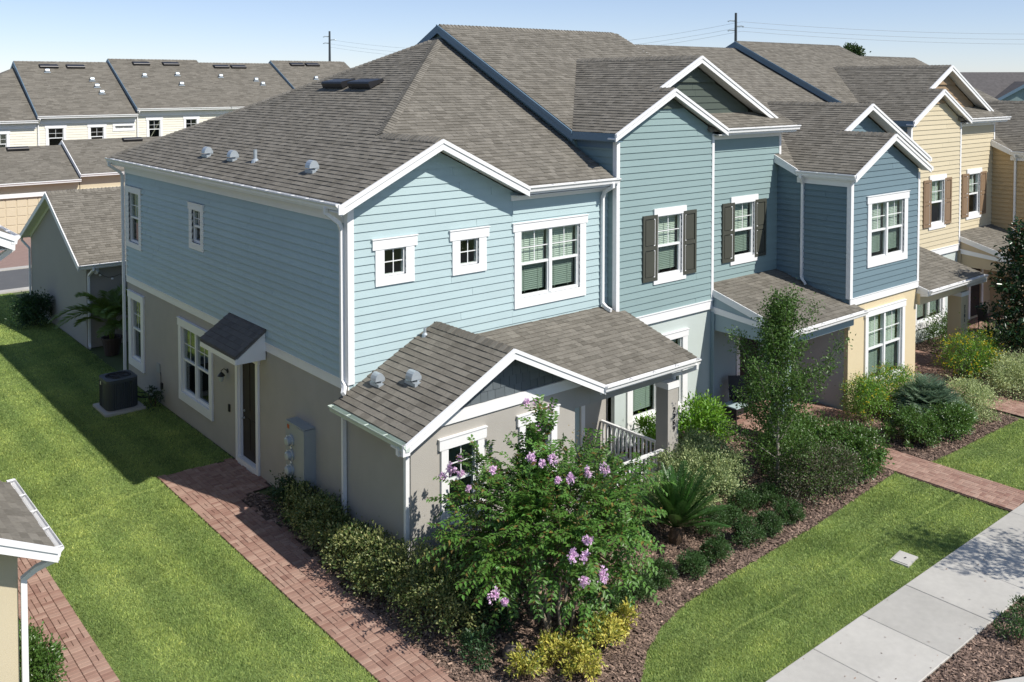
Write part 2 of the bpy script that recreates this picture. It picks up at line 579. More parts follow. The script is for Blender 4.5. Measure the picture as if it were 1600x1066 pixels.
def make_window(house, W, s, label=None, lowm=None):
    u0, u1, z0, z1 = s['u0'], s['u1'], s['z0'], s['z1']
    a0, a1, b0, b1 = opening(s)
    c = MB()
    e = s['ear']
    dd = 0.048
    W.box(c, u0, a0, z0 + s['sill'], z1 - s['head'], 0.0, dd)
    W.box(c, a1, u1, z0 + s['sill'], z1 - s['head'], 0.0, dd)
    W.box(c, u0, u1, z0, z0 + s['sill'], 0.0, dd + 0.004)
    W.box(c, u0 - e, u1 + e, z1 - s['head'], z1, 0.0, dd + 0.012)
    if e:
        W.box(c, u0 - e - 0.015, u1 + e + 0.015, z1, z1 + 0.02, 0.0, dd + 0.03)
    w = c.build('window', M_WHITE, house)
    if label:
        w['label'] = label
    fr, mun = MB(), MB()
    g = 0.035
    for (x0, x1, y0, y1) in ((a0, a0 + g, b0, b1), (a1 - g, a1, b0, b1), (a0 + g, a1 - g, b0, b0 + g), (a0 + g, a1 - g, b1 - g, b1)):
        W.box(fr, x0, x1, y0, y1, -0.10, -0.005)
    n = s['units']
    wd = (a1 - a0) / n
    for i in range(1, n):
        W.box(fr, a0 + wd * i - 0.045, a0 + wd * i + 0.045, b0 + g, b1 - g, -0.10, 0.012)
    bl = MB()
    for i in range(n):
        x0 = a0 + wd * i + (g if i == 0 else 0.045)
        x1 = a0 + wd * (i + 1) - (g if i == n - 1 else 0.045)
        y0, y1 = b0 + g, b1 - g
        if s['style'] == 'hung':
            ym = (y0 + y1) / 2
            W.box(fr, x0, x1, ym - 0.028, ym + 0.028, -0.085, -0.012)
            up = MB(); W.box(up, x0, x1, ym + 0.028, y1, -0.050, -0.046); up.build('pane', M_GLASS, w)
            lo = MB(); W.box(lo, x0, x1, y0, ym - 0.028, -0.072, -0.068); lo.build('pane', lowm or M_SCREEN, w)
            for q in (0.03, ):
                W.box(fr, x0, x0 + q, y0, ym - 0.028, -0.080, -0.020)
                W.box(fr, x1 - q, x1, y0, ym - 0.028, -0.080, -0.020)
                W.box(fr, x0 + q, x1 - q, y0, y0 + q, -0.080, -0.020)
            xm = (x0 + x1) / 2
            yq = ym + (y1 - ym) * 0.5
            W.box(mun, xm - 0.010, xm + 0.010, ym + 0.028, y1, -0.044, -0.034)
            W.box(mun, x0, xm - 0.010, yq - 0.010, yq + 0.010, -0.044, -0.034)
            W.box(mun, xm + 0.010, x1, yq - 0.010, yq + 0.010, -0.044, -0.034)
        else:
            pn = MB(); W.box(pn, x0, x1, y0, y1, -0.050, -0.046); pn.build('pane', M_GLASS, w)
            xm, ym = (x0 + x1) / 2, (y0 + y1) / 2
            W.box(mun, xm - 0.010, xm + 0.010, y0, y1, -0.044, -0.034)
            W.box(mun, x0, xm - 0.010, ym - 0.010, ym + 0.010, -0.044, -0.034)
            W.box(mun, xm + 0.010, x1, ym - 0.010, ym + 0.010, -0.044, -0.034)
        if s['blind'] > 0:
            zb = y1 - (y1 - y0) * s['blind']
            W.box(bl, x0 + 0.01, x1 - 0.01, y1 - 0.05, y1 - 0.005, -0.19, -0.14)
            zz = y1 - 0.075
            while zz > zb + 0.02:
                bl.poly([W.pt(x0 + 0.015, zz - 0.018, -0.150), W.pt(x1 - 0.015, zz - 0.018, -0.150),
                         W.pt(x1 - 0.015, zz + 0.018, -0.168), W.pt(x0 + 0.015, zz + 0.018, -0.168)])
                zz -= 0.047
            for q in (0.25, 0.75):
                xx = x0 + (x1 - x0) * q
                W.box(bl, xx - 0.006, xx + 0.006, zb, y1 - 0.05, -0.140, -0.138)
    fr.build('sash_frame', M_VINYL, w)
    if mun.f:
        mun.build('muntin', M_VINYL, w)
    if bl.f:
        bl.build('blind', M_BLIND, w)
    return w


def shutter(house, W, u0, u1, z0, z1, m):
    mb = MB()
    t = 0.075
    zm = z0 + (z1 - z0) * 0.5
    W.box(mb, u0, u0 + t, z0, z1, 0.024, 0.064)
    W.box(mb, u1 - t, u1, z0, z1, 0.024, 0.064)
    for a, b in ((z0, z0 + 0.09), (zm - 0.05, zm + 0.05), (z1 - 0.09, z1)):
        W.box(mb, u0 + t, u1 - t, a, b, 0.024, 0.064)
    for a, b in ((z0 + 0.09, zm - 0.05), (zm + 0.05, z1 - 0.09)):
        W.box(mb, u0 + t, u1 - t, a, b, 0.024, 0.040)
        W.box(mb, u0 + t + 0.03, u1 - t - 0.03, a + 0.03, b - 0.03, 0.040, 0.056)
    return mb.build('shutter', m, house)


def gutter(house, p0, p1, out, m=None, hang=0.62, size=1.0, ends=True):
    """open K-style gutter; p0-p1 is the top back edge, out the outward direction"""
    p0, p1, out = V(p0), V(p1), V(out).normalized()
    s = size
    outer = [(0, 0), (0, -0.125 * s), (0.075 * s, -0.125 * s), (0.085 * s, -0.07 * s), (0.125 * s, -0.03 * s), (0.125 * s, 0.0)]
    inner = [(0.118 * s, 0.0), (0.118 * s, -0.027 * s), (0.079 * s, -0.066 * s), (0.070 * s, -0.118 * s), (0.006 * s, -0.118 * s), (0.006 * s, 0)]
    mb = MB()
    pr = outer + inner
    a = [p0 + out * x + Z * y for x, y in pr]
    b = [p1 + out * x + Z * y for x, y in pr]
    n = len(pr)
    for i in range(n):
        j = (i + 1) % n
        mb.poly([a[i], a[j], b[j], b[i]])
    if ends:
        d = (p1 - p0).normalized() * 0.004
        for q, k in ((p0, 0), (p1, -1)):
            mb.prism([q + out * x + Z * y + d * k for x, y in outer], d)
    L = (p1 - p0).length
    k = int(L / hang)
    t = (p1 - p0).normalized()
    for i in range(k + 1):
        q = p0 + t * min(L - 0.05, 0.05 + i * (L - 0.1) / max(k, 1))
        mb.obox(q + Z * -0.012, t * 0.022, out * 0.118 * s, Z * 0.012)
    return mb.build('gutter', m or M_ALU, house)


def downspout(house, path, ref, m=None, w=0.042, d=0.032):
    mb = MB()
    mb.sweep(path, [(-w, -d), (w, -d), (w, d), (-w, d)], ref)
    p = [V(q) for q in path]
    return mb.build('downspout', m or M_ALU, house)


def plank(house, name, p0, p1, side, up, m, **props):
    """a board from p0 to p1 with section vectors side and up"""
    mb = MB()
    mb.obox(V(p0), V(p1) - V(p0), V(side), V(up))
    return mb.build(name, m, house, **props)


# ------------------------------------------------------------------ shingled roofs
SHING = {}


def roof_deck(house, polys, m, drop=0.0):
    """roof deck under the shingles: the roof part; polys are 3-D polygons"""
    mb = MB()
    for p in polys:
        q = [V(a) - Z * 0.006 for a in p]
        mb.prism(q, V((0, 0, -0.09)))
    return mb.build('roof', m, house)


def shingles(house, roof, polys, eave, m=None, expo=0.143, wmin=0.14, wmax=0.28, seed=1, near=None):
    """overlapping tabs over coplanar convex 3-D polygons; eave = (point, along direction)"""
    P = [[V(a) for a in p] for p in polys]
    O, e = V(eave[0]), V(eave[1]).normalized()
    n = (P[0][1] - P[0][0]).cross(P[0][2] - P[0][0]).normalized()
    if n.z < 0:
        n = -n
    s = n.cross(e).normalized()
    if s.z < 0:
        s = -s
    r = random.Random(seed)
    flat = []
    for p in P:
        q = [((a - O).dot(e), (a - O).dot(s)) for a in p]
        if area2(q) < 0:
            q.reverse()
        flat.append(q)
    amin = min(a for q in flat for a, b in q); amax = max(a for q in flat for a, b in q)
    bmin = min(b for q in flat for a, b in q); bmax = max(b for q in flat for a, b in q)
    lst = SHING.setdefault(house.name, [])
    b = bmin
    row = 0
    while b < bmax - 0.01:
        a = amin - r.random() * 0.3
        rowt = r.uniform(-0.06, 0.06)
        while a < amax:
            w = r.uniform(wmin, wmax)
            tone = max(-1, min(1, rowt + r.choice((-0.6, -0.25, 0.0, 0.2, 0.5)) + r.uniform(-0.3, 0.3)))
            lift = 0.013 + (0.007 if r.random() < 0.5 else 0.0)
            for q in flat:
                c = [(a, b), (a + w - 0.003, b), (a + w - 0.003, b + expo + 0.012), (a, b + expo + 0.012)]
                for i in range(len(q)):
                    p0, p1 = q[i], q[(i + 1) % len(q)]
                    A, B = p1[1] - p0[1], -(p1[0] - p0[0])
                    c = clip_half(c, A, B, A * p0[0] + B * p0[1])
                    if len(c) < 3:
                        break
                if len(c) < 3 or abs(area2(c)) < 0.0015:
                    continue
                top = [O + e * x + s * y + n * (lift - (lift - 0.0005) * (y - b) / (expo + 0.012)) for x, y in c]
                bot = [O + e * x + s * y - n * 0.004 for x, y in c]
                cen = sum(top, V((0, 0, 0))) / len(top)
                lst.append(((cen - CAM).length, top, bot, tone, roof, m or M_ROOF))
            a += w
        b += expo
        row += 1


def finish_shingles(house, pieces):
    lst = sorted(SHING.pop(house.name, []), key=lambda t: t[0])
    rest = {}
    for i, (dist, top, bot, tone, roof, m) in enumerate(lst):
        if i < pieces:
            mb = MB()
        else:
            mb = rest.setdefault((roof.name, m.name), (MB(), roof, m))[0]
        mb.poly(top, tone)
        k = len(top)
        for j in range(k):
            q = (j + 1) % k
            mb.poly([bot[j], bot[q], top[q], top[j]], tone)
        if i < pieces:
            mb.build('shingle', m, roof)
    for mb, roof, m in rest.values():
        mb.build('shingles', m, roof, kind='stuff')


def caps(house, roof, p0, p1, n1, n2, m=None, step=0.14, w=0.17, seed=3):
    """ridge or hip caps: bent tabs laid along a line between two slopes with normals n1, n2"""
    p0, p1 = V(p0), V(p1)
    t = (p1 - p0).normalized()
    L = (p1 - p0).length
    r = random.Random(seed)
    s1 = t.cross(V(n1)).normalized(); s2 = t.cross(V(n2)).normalized()
    if s1.dot(V(n2)) > 0: s1 = -s1
    if s2.dot(V(n1)) > 0: s2 = -s2
    up = (V(n1) + V(n2)).normalized()
    k = int(L / step)
    J = MB()
    for i in range(k):
        a = p0 + t * (i * step)
        b = a + t * (step + 0.03)
        h0, h1 = 0.050, 0.026
        tone = r.uniform(-0.7, 0.8)
        for sd in (s1, s2):
            sgn = [a + up * h0, b + up * h1, b + sd * w + up * (h1 * 0.55), a + sd * w + up * (h0 * 0.55)]
            J.poly(sgn, tone)
            J.poly([a + up * 0.0, a + up * h0, a + sd * w + up * (h0 * 0.55), a + sd * w], tone)
            J.poly([a + sd * w, a + sd * w + up * (h0 * 0.55), b + sd * w + up * (h1 * 0.55), b + sd * w], tone)
    J.build('ridge_caps', m or M_ROOF, roof, kind='stuff')


def goose_vent(house, base, n, face, s=1.0):
    """hooded galvanised roof vent opening towards 'face'"""
    mb = MB()
    base, n, f = V(base), V(n).normalized(), V(face).normalized()
    x = f.cross(Z).normalized()
    r = 0.085 * s
    path = [base - n * 0.02]
    pts = []
    for i in range(9):
        a = math.pi * i / 8
        pts.append(base + f * (r * 1.1 * (1 - math.cos(a)) - r * 0.6) + Z * (0.06 + r * 1.6 * math.sin(a)))
    for i in range(8):
        p, q = pts[i], pts[i + 1]
        mb.poly([p - x * r, p + x * r, q + x * r, q - x * r])
    for sgn in (-1, 1):
        mb.poly([q + x * r * sgn for q in (pts if sgn > 0 else reversed(pts))])
    mb.obox(base - x * r * 1.7 - f * r * 1.3 - Z * 0.05, x * r * 3.4, f * r * 2.6 , Z * 0.065)
    mb.obox(base - x * r * 0.9 - f * r * 0.7 - Z * 0.04, x * r * 1.8, f * r * 0.9, Z * 0.16)
    return mb.build('roof_vent', M_GALV, house)


def pipe_vent(house, base, h=0.28, r=0.04):
    mb = MB()
    b = V(base)
    mb.lathe(b - Z * 0.05, [(r * 2.4, 0), (r * 2.0, 0.08), (r, 0.12), (r, h), (r * 0.7, h), (r * 0.7, h - 0.03)], 12)
    return mb.build('vent_pipe', M_GALV, house)


def box_vent(house, c, e, s, n, L=1.2, W_=0.5):
    """low black louvred ridge vent: hood sloping with the roof"""
    c, e, s, n = V(c), V(e), V(s), V(n)
    mb = MB()
    p = []
    prof = [(-0.5 * W_, 0.02), (-0.5 * W_, 0.17), (-0.42 * W_, 0.21), (0.45 * W_, 0.09), (0.5 * W_, 0.02)]
    mb.prism([c - e * L / 2 + s * a + n * b for a, b in prof], e * L)
    return mb.build('attic_vent', M_BLACK, house)


def rake(house, peak_l, left, right, y, m, h=0.19, t=0.04, z_peak=None, soff=0.0, kind=None, trim=True):
    """gable rake boards in the plane y: left=(x,z), peak_l=(x,z), right=(x,z); soff = depth of the sloping soffit behind"""
    px, pz = peak_l
    for (ex, ez) in (left, right):
        if ex is None:
            continue
        mb = MB()
        pts = [(ex, ez), (px, pz), (px, pz - h), (ex, ez - h)]
        mb.prism([V((a, y, b)) for a, b in pts], V((0, -t if False else t, 0)))
        if trim:
            pts = [(ex, ez + 0.005), (px, pz + 0.005), (px, pz - h * 0.36), (ex, ez - h * 0.36)]
            mb.prism([V((a, y - 0.022, b)) for a, b in pts], V((0, 0.022, 0)))
        mb.build('rake_board', m, house)
        if soff:
            sb = MB()
            pts = [(ex, ez - h + 0.05), (px, pz - h + 0.05), (px, pz - h + 0.08), (ex, ez - h + 0.08)]
            sb.prism([V((a, y + t, b)) for a, b in pts], V((0, soff, 0)))
            sb.build('soffit', M_SOFFIT, house)


def number(house, txt, loc, size, m, rot):
    cu = bpy.data.curves.new('house_number', 'FONT')
    cu.body = txt
    cu.size = size
    cu.extrude = 0.006
    cu.align_x = 'CENTER'
    cu.space_line = 0.86
    cu.materials.append(m)
    tmp = bpy.data.objects.new('house_number_text', cu)
    COL.objects.link(tmp)
    bpy.context.view_layer.update()
    me = bpy.data.meshes.new_from_object(tmp.evaluated_get(bpy.context.evaluated_depsgraph_get()))
    bpy.data.objects.remove(tmp)
    me.materials.clear(); me.materials.append(m)
    o = link('house_number', me, house, {})
    o.location = V(loc) - ORIGIN(house)
    o.rotation_euler = rot
    return o

# ------------------------------------------------------------------ house A: light blue end townhouse
X = V((1, 0, 0)); Y = V((0, 1, 0))


def pl(p, *c):
    return [V((x, y, p(x, y))) for x, y in c]


def build_house_a():
    h = thing('townhouse', 'light blue end townhouse with greige stucco base and gabled porch, nearest the camera', 'house', (3.6, 6.5, 0), 'townhouses joined in the front row')
    WL = Wall((0, 13.6, 0), (0, -1, 0))      # left wall: u runs towards -y, normal -x
    lw = lambda y0, y1: (13.6 - y1, 13.6 - y0)
    WF = Wall((0, 0, 0), (1, 0, 0))          # front wall
    WW = Wall((0, -2.2, 0), (1, 0, 0))       # wing front
    WWL = Wall((0, 0, 0), (0, -1, 0))        # wing left
    # ---- left wall windows
    def lwin(y0, y1, z0, z1, **k):
        a, b = lw(y0, y1)
        return win(a, b, z0, z1, **k)
    l_low = [lwin(12.06, 13.42, 0.57, 2.86, units=1, side=0.24, head=0.20, sill=0.24, ear=0.02, blind=0),
             lwin(6.90, 9.22, 0.57, 2.82, units=2, side=0.20, head=0.20, sill=0.24, ear=0.02, blind=0)]
    l_up = [lwin(12.15, 13.48, 4.24, 6.10, side=0.22, head=0.17, sill=0.16, ear=0.03, blind=0.52),
            lwin(7.36, 8.34, 4.88, 6.10, side=0.20, head=0.17, sill=0.17, ear=0.03, blind=0)]
    da, db = lw(4.16, 5.44)
    door_op = (da + 0.13, db - 0.13, 0.0, 2.68)
    wl = wall_part(h, WL, 0, 13.6, 0, 3.10, [opening(s) for s in l_low] + [door_op], M_ST_A)
    wu = wall_part(h, WL, 0, 13.6, 3.10, 6.72, [opening(s) for s in l_up], M_SIDE_A)
    boards(wu, WL, 0.09, 13.6 - 0.09, 3.29, 6.70, [opening(s) for s in l_up], M_SIDE_A, seed=11, lap=0.046)
    for s in l_low:
        make_window(h, WL, s)
    make_window(h, WL, l_up[0]); make_window(h, WL, l_up[1])
    mb = MB(); WL.box(mb, 0, 13.6, 3.10, 3.29, 0.0, 0.034); WL.box(mb, 0, 13.6, 3.29, 3.315, 0.0, 0.05)
    mb.build('band_board', M_WHITE, h)
    mb = MB(); WL.box(mb, 0.105, 13.495, 6.50, 6.70, 0.022, 0.060); mb.build('frieze_board', M_WHITE, h)
    # side door
    c = MB()
    WL.box(c, da, da + 0.13, 0, 2.68, 0, 0.05); WL.box(c, db - 0.13, db, 0, 2.68, 0, 0.05); WL.box(c, da - 0.03, db + 0.03, 2.68, 2.86, 0, 0.055)
    WL.box(c, da + 0.13, da + 0.17, 0, 2.64, -0.12, 0.0); WL.box(c, db - 0.17, db - 0.13, 0, 2.64, -0.12, 0.0); WL.box(c, da + 0.13, db - 0.13, 2.64, 2.68, -0.12, 0)
    WL.box(c, da + 0.13, db - 0.13, 0.0, 0.16, -0.12, 0.06)
    c.build('door_casing', M_WHITE, h)
    d = MB(); WL.box(d, da + 0.17, db - 0.17, 0.16, 2.64, -0.115, -0.075)
    for q0, q1 in ((0.30, 1.05), (1.25, 2.45)):
        for s0, s1 in ((0.12, 0.42), (0.52, 0.82)):
            WL.box(d, da + 0.17 + s0, da + 0.17 + s1, 0.16 + q0 - 0.05, 0.16 + q1 - 0.05, -0.075, -0.062)
    do = d.build('door', M_DOOR, h)
    k = MB(); k.lathe(WL.pt(da + 0.27, 1.12, -0.075), [(0.03, 0), (0.03, 0.012), (0.012, 0.03), (0.028, 0.05), (0.028, 0.07), (0.0, 0.085)], 10, WL.n)
    k.lathe(WL.pt(da + 0.27, 1.30, -0.075), [(0.03, 0), (0.03, 0.02), (0.0, 0.03)], 10, WL.n)
    k.build('handle', M_GALV, do)
    # door canopy
    ya, yb = 3.72, 5.78
    zt, zb, out = 3.62, 3.10, 0.78
    roofc = MB()
    roofc.prism([V((-0.02, ya, zt - 0.02)), V((-out, ya, zb - 0.02)), V((-out, ya, zb - 0.07)), V((-0.02, ya, zt - 0.07))], V((0, yb - ya, 0)))
    cr = roofc.build('canopy_roof', M_ROOFDK, h)
    shingles(h, cr, [[V((-out, ya, zb)), V((-out, yb, zb)), V((0, yb, zt)), V((0, ya, zt))]], ((-out, ya, zb), (0, 1, 0)), M_ROOFDK, seed=4)
    cb = MB()
    cb.prism([V((-0.03, ya + 0.03, zt - 0.09)), V((-out + 0.04, ya + 0.03, zb - 0.09)), V((-out + 0.04, ya + 0.03, zb - 0.20)), V((-0.03, ya + 0.03, zb - 0.20))], V((0, 0.04, 0)))
    cb.prism([V((-0.03, yb - 0.07, zt - 0.09)), V((-out + 0.04, yb - 0.07, zb - 0.09)), V((-out + 0.04, yb - 0.07, zb - 0.20)), V((-0.03, yb - 0.07, zb - 0.20))], V((0, 0.04, 0)))
    cb.box((-out + 0.0, ya, zb - 0.19), (-out + 0.04, yb, zb - 0.05))
    cb.box((-out + 0.04, ya + 0.07, zb - 0.16), (-0.05, yb - 0.07, zb - 0.13))
    cb.build('canopy_frame', M_WHITE, h)
    # wall lamp, keypad, outlet, hose panel, meter cabinet
    lp = MB()
    cy, cz = 5.98, 1.98
    lp.lathe((-0.001, cy, cz + 0.12), [(0.055, 0), (0.055, 0.02), (0.02, 0.03)], 12, (-1, 0, 0))
    lp.tube([(-0.02, cy, cz + 0.12), (-0.10, cy, cz + 0.19), (-0.17, cy, cz + 0.16), (-0.17, cy, cz + 0.10)], 0.012)
    lp.lathe((-0.17, cy, cz + 0.02), [(0.095, 0), (0.08, 0.03), (0.03, 0.09), (0.0, 0.11)], 12)
    lo = lp.build('wall_lamp', M_BLACK, h)
    lg = MB(); lg.lathe((-0.17, cy, cz - 0.11), [(0.045, 0), (0.07, 0.12)], 12); lg.build('lamp_glass', M_GALV, lo)
    b = MB(); b.box((-0.035, 5.84, 1.10), (0, 5.92, 1.28)); b.build('door_keypad', M_BLACK, h)
    b = MB(); b.box((-0.05, 10.56, 0.46), (0, 10.66, 0.64)); b.build('outlet_cover', M_BLACK, h)
    b = MB(); b.box((-0.03, 10.76, 0.88), (0, 11.02, 1.14)); b.build('access_panel', M_METER, h)
    b = MB(); b.tube([(-0.012, 10.72, 0.92), (-0.012, 10.70, 0.5), (-0.014, 10.72, 0.1), (-0.05, 10.8, 0.02)], 0.008); b.build('cable', M_DKGREY, h)
    m = MB()
    m.box((-0.26, 1.42, 0.66), (-0.0, 2.30, 1.94)); m.box((-0.28, 1.42, 0.66), (-0.262, 1.76, 1.94)); m.box((-0.275, 1.44, 1.95), (0, 2.28, 1.97))
    me = m.build('meter_cabinet', M_METER, h)
    for i in range(3):
        q = MB(); q.lathe((-0.26, 2.03, 1.58 - 0.32 * i), [(0.125, 0), (0.125, 0.03), (0.10, 0.04), (0.095, 0.12), (0.06, 0.14), (0.0, 0.145)], 16, (-1, 0, 0))
        q.build('electric_meter', M_GALV, me)
        q = MB(); q.lathe((-0.262, 2.03, 1.42 - 0.32 * i), [(0.03, 0), (0.03, 0.02), (0, 0.025)], 8, (-1, 0, 0)); q.box((-0.268, 2.16, 1.50 - 0.32 * i), (-0.26, 2.26, 1.62 - 0.32 * i))
        q.build('meter_tag', M_WHITE, me)
    q = MB(); q.box((-0.264, 2.12, 1.80), (-0.259, 2.22, 1.89)); q.build('warning_sticker', pm('orange_sticker', (0.45, 0.10, 0.03)), me)
    q = MB()
    for yy, rr in ((1.55, 0.028), (1.95, 0.028), (2.12, 0.02)):
        q.tube([(-0.1, yy, 0.66), (-0.1, yy, 0.0)], rr)
    q.build('conduit', M_DKGREY, h)
    # ---- front upper wall with gable
    f_w = [win(0.60, 1.55, 5.14, 6.10, style='fixed4', side=0.21, head=0.21, sill=0.18, ear=0.07, blind=0),
           win(2.54, 3.48, 5.11, 6.08, style='fixed4', side=0.21, head=0.21, sill=0.18, ear=0.07, blind=0),
           win(4.30, 6.58, 4.10, 6.06, units=2, side=0.20, head=0.18, sill=0.22, ear=0.05, blind=0.97)]
    ops = [opening(s) for s in f_w]
    gz = 6.97 - 0.20
    clips = [(-0.487, 1, gz + 0.487 * 0.36), ]
    # left rake: z <= gz + .487*(u+.36); right: z <= gz+.487*(4.36-u) or 6.74
    wa = wall_part(h, WF, 0.125, 4.36, 0, 8.2, ops, M_SIDE_A, clips + [(0.487, 1, gz + 0.487 * 4.36)])
    wb = wall_part(h, WF, 4.36, 7.38, 0, 6.78, ops, M_SIDE_A)
    boards(wa, WF, 0.09, 4.25, 3.1, 8.1, ops, M_SIDE_A, clips + [(0.487, 1, gz + 0.487 * 4.36)], seed=21, maxlen=5.5)
    boards(wb, WF, 4.25, 7.36, 3.1, 6.76, ops, M_SIDE_A, seed=21, maxlen=5.5)
    for s in f_w:
        make_window(h, WF, s)
    # corner boards
    c = MB(); c.box((-0.045, -0.045, 3.25), (0.10, 0.0, 6.78)); c.box((-0.045, 0.0, 3.3), (-0.0, 0.10, 6.78))
    c.build('corner_board', M_WHITE, h)
    c = MB(); c.box((-0.045, 13.5, 3.3), (0, 13.6, 6.7)); c.build('corner_board', M_WHITE, h)
    # ---- main roof
    ap = V((7.2, 6.95, 10.65))
    zl = lambda x, y: 6.97 + 0.4868 * (x + 0.36)
    c0 = V((-0.36, -0.36, 6.97)); cr_ = V((-0.36, 14.05, 6.97))
    hip = lambda t: c0 + (ap - c0) * t
    tg = (2.0 + 0.36) / (7.2 + 0.36)
    gr = hip(tg)
    gf = V((2.0, -0.42, gr.z))
    left_a = [c0, gr, ap, cr_]
    left_tri = [c0, ap, cr_]
    left_g = [V((-0.36, -0.42, 6.97)), gf, gr, c0]
    right_g = [gf, V((4.36, -0.42, 6.97)), V((4.36, -0.36, 6.97)), gr]
    front = [gr, V((4.36, -0.36, 6.97)), V((7.22, -0.36, 6.97)), V((7.22, 6.95, 10.65))]
    rear = [cr_, ap, V((7.22, 14.05, 6.97))]
    rf = roof_deck(h, [left_tri, left_g, right_g, front, rear], M_ROOF)
    shingles(h, rf, [left_tri, left_g], ((-0.36, -0.42, 6.97), (0, 1, 0)), seed=31)
    shingles(h, rf, [right_g], ((4.36, -0.42, 6.97), (0, 1, 0)), seed=32)
    shingles(h, rf, [front], ((4.36, -0.36, 6.97), (1, 0, 0)), seed=33)
    nl = V((-0.4868, 0, 1)).normalized(); nf = V((0, -0.503, 1)).normalized(); nr = V((0, 0.518, 1)).normalized(); ng = V((0.4868, 0, 1)).normalized()
    caps(h, rf, gr, ap - (ap - gr).normalized() * 0.05, nl, nf)
    caps(h, rf, gf + Y * 0.02, gr, nl, ng, seed=5)
    caps(h, rf, cr_, ap - (ap - cr_).normalized() * 0.05, nl, nr, seed=6)
    es = (Y, V((1, 0, 0.4868)).normalized(), nl)
    for (x, y) in ((4.22, 7.75), (4.22, 6.25)):
        box_vent(h, (x, y, zl(x, y) + 0.02), *es, L=1.15, W_=0.5)
    for (x, y) in ((0.42, 8.05), (0.42, 6.40), (0.45, 2.25)):
        goose_vent(h, (x, y, zl(x, y)), nl, (-1, 0, 0), 1.25)
    pipe_vent(h, (0.45, 5.25, zl(0.45, 0)), 0.34, 0.045)
    # eaves: fascia, soffit, gutters, rakes
    plank(h, 'fascia', (-0.355, -0.38, 6.76), (-0.355, 14.03, 6.76), (0.03, 0, 0), (0, 0, 0.19), M_WHITE)
    plank(h, 'soffit', (-0.325, -0.0, 6.74), (-0.325, 13.9, 6.74), (0.32, 0, 0), (0, 0, 0.02), M_SOFFIT)
    gutter(h, (-0.358, 14.08, 6.95), (-0.358, -0.36, 6.95), (-1, 0, 0))
    plank(h, 'fascia', (4.36, -0.355, 6.76), (7.36, -0.355, 6.76), (0, 0.03, 0), (0, 0, 0.19), M_WHITE)
    plank(h, 'soffit', (4.2, -0.325, 6.72), (7.38, -0.325, 6.72), (0, 0.32, 0), (0, 0, 0.02), M_SOFFIT)
    plank(h, 'frieze_board', (4.2, -0.045, 6.60), (7.30, -0.045, 6.60), (0, 0.022, 0), (0, 0, 0.12), M_WHITE)
    gutter(h, (4.38, -0.36, 6.95), (7.36, -0.36, 6.95), (0, -1, 0))
    rake(h, (2.0, gr.z), (-0.42, 6.94), (4.40, 6.95), -0.46, M_WHITE, h=0.22, soff=0.42)
    mb = MB(); mb.box((-0.49, -0.492, 6.76), (-0.37, -0.463, 6.95)); mb.build('eave_return', M_WHITE, h)
    # downspouts
    downspout(h, [(-0.42, 13.85, 6.84), (-0.42, 13.85, 6.72), (-0.12, 13.80, 6.50), (-0.055, 13.78, 6.40), (-0.055, 13.78, 0.12), (-0.16, 13.76, 0.05)], (0, 1, 0))
    downspout(h, [(-0.42, 0.15, 6.84), (-0.42, 0.15, 6.72), (-0.14, 0.12, 6.50), (-0.085, 0.12, 6.36), (-0.085, 0.12, 3.32), (-0.10, 0.02, 3.22), (-0.22, -0.14, 3.14)], (0, 1, 0))
    downspout(h, [(7.12, -0.42, 6.84), (7.12, -0.42, 6.74), (7.12, -0.15, 6.60), (7.12, -0.075, 6.45), (7.12, -0.075, 3.82), (7.14, -0.20, 3.72), (7.14, -0.36, 3.68)], (1, 0, 0))
    downspout(h, [(-0.062, 0.12, 2.82), (-0.062, 0.12, 0.05)], (0, 1, 0))
    # ---- wing: front gable room and porch
    w_w = [win(0.66, 1.68, 0.95, 2.62, side=0.16, head=0.20, sill=0.16, ear=0.05, blind=0, units=1),
           win(2.58, 3.60, 0.95, 2.62, side=0.16, head=0.20, sill=0.16, ear=0.05, blind=0, units=1)]
    wo = [opening(s) for s in w_w]
    gl = [(-0.5, 1, 2.80 + 0.5 * 0.30), (0.5, 1, 2.80 + 0.5 * 4.46)]
    wall_part(h, WW, 0, 4.15, 0, 2.92, wo, M_ST_A)
    q = MB(); q.box((4.152, -2.2, 2.42), (4.6, -1.9, 2.92)); q.build('wall', M_ST_A, h)
    gw = wall_part(h, WW, 0.0, 4.5, 2.92, 4.1, [], M_SHAKE, gl)
    z = 3.12
    r = random.Random(5)
    while z < 3.95:                                       # charcoal shake tiles in the gable
        x = 0.2 + r.random() * 0.2
        while x < 4.45:
            w = r.uniform(0.17, 0.25)
            p = [(x + 0.004, z + r.choice((0, 0, -0.012))), (x + w - 0.004, z + r.choice((0, 0, -0.012))), (x + w - 0.004, z + 0.19), (x + 0.004, z + 0.19)]
            for c in gl:
                p = clip_half(p, *c)
            if len(p) > 2 and abs(area2(p)) > 0.002:
                mb = MB(); t = r.uniform(-1, 1)
                fr = [WW.pt(a, b, 0.022 - 0.06 * (b - z)) for a, b in p]
                bk = [WW.pt(a, b, 0.001) for a, b in p]
                mb.poly(fr, t)
                for i in range(len(p)):
                    j = (i + 1) % len(p)
                    mb.poly([bk[i], bk[j], fr[j], fr[i]], t)
                mb.build('shake', M_SHAKE, gw)
            x += w
        z += 0.185
    mb = MB(); p = [(0.0, 2.88), (4.62, 2.88), (4.62, 3.10), (0.0, 3.10)]
    for c in gl:
        p = clip_half(p, *c)
    mb.prism([WW.pt(a, b, 0.0) for a, b in p], WW.n * 0.045); mb.build('band_board', M_WHITE, h)
    for s in w_w:
        make_window(h, WW, s, lowm=M_GLASS)
    wall_part(h, WWL, 0, 2.075, 0, 2.9, [], M_ST_A)
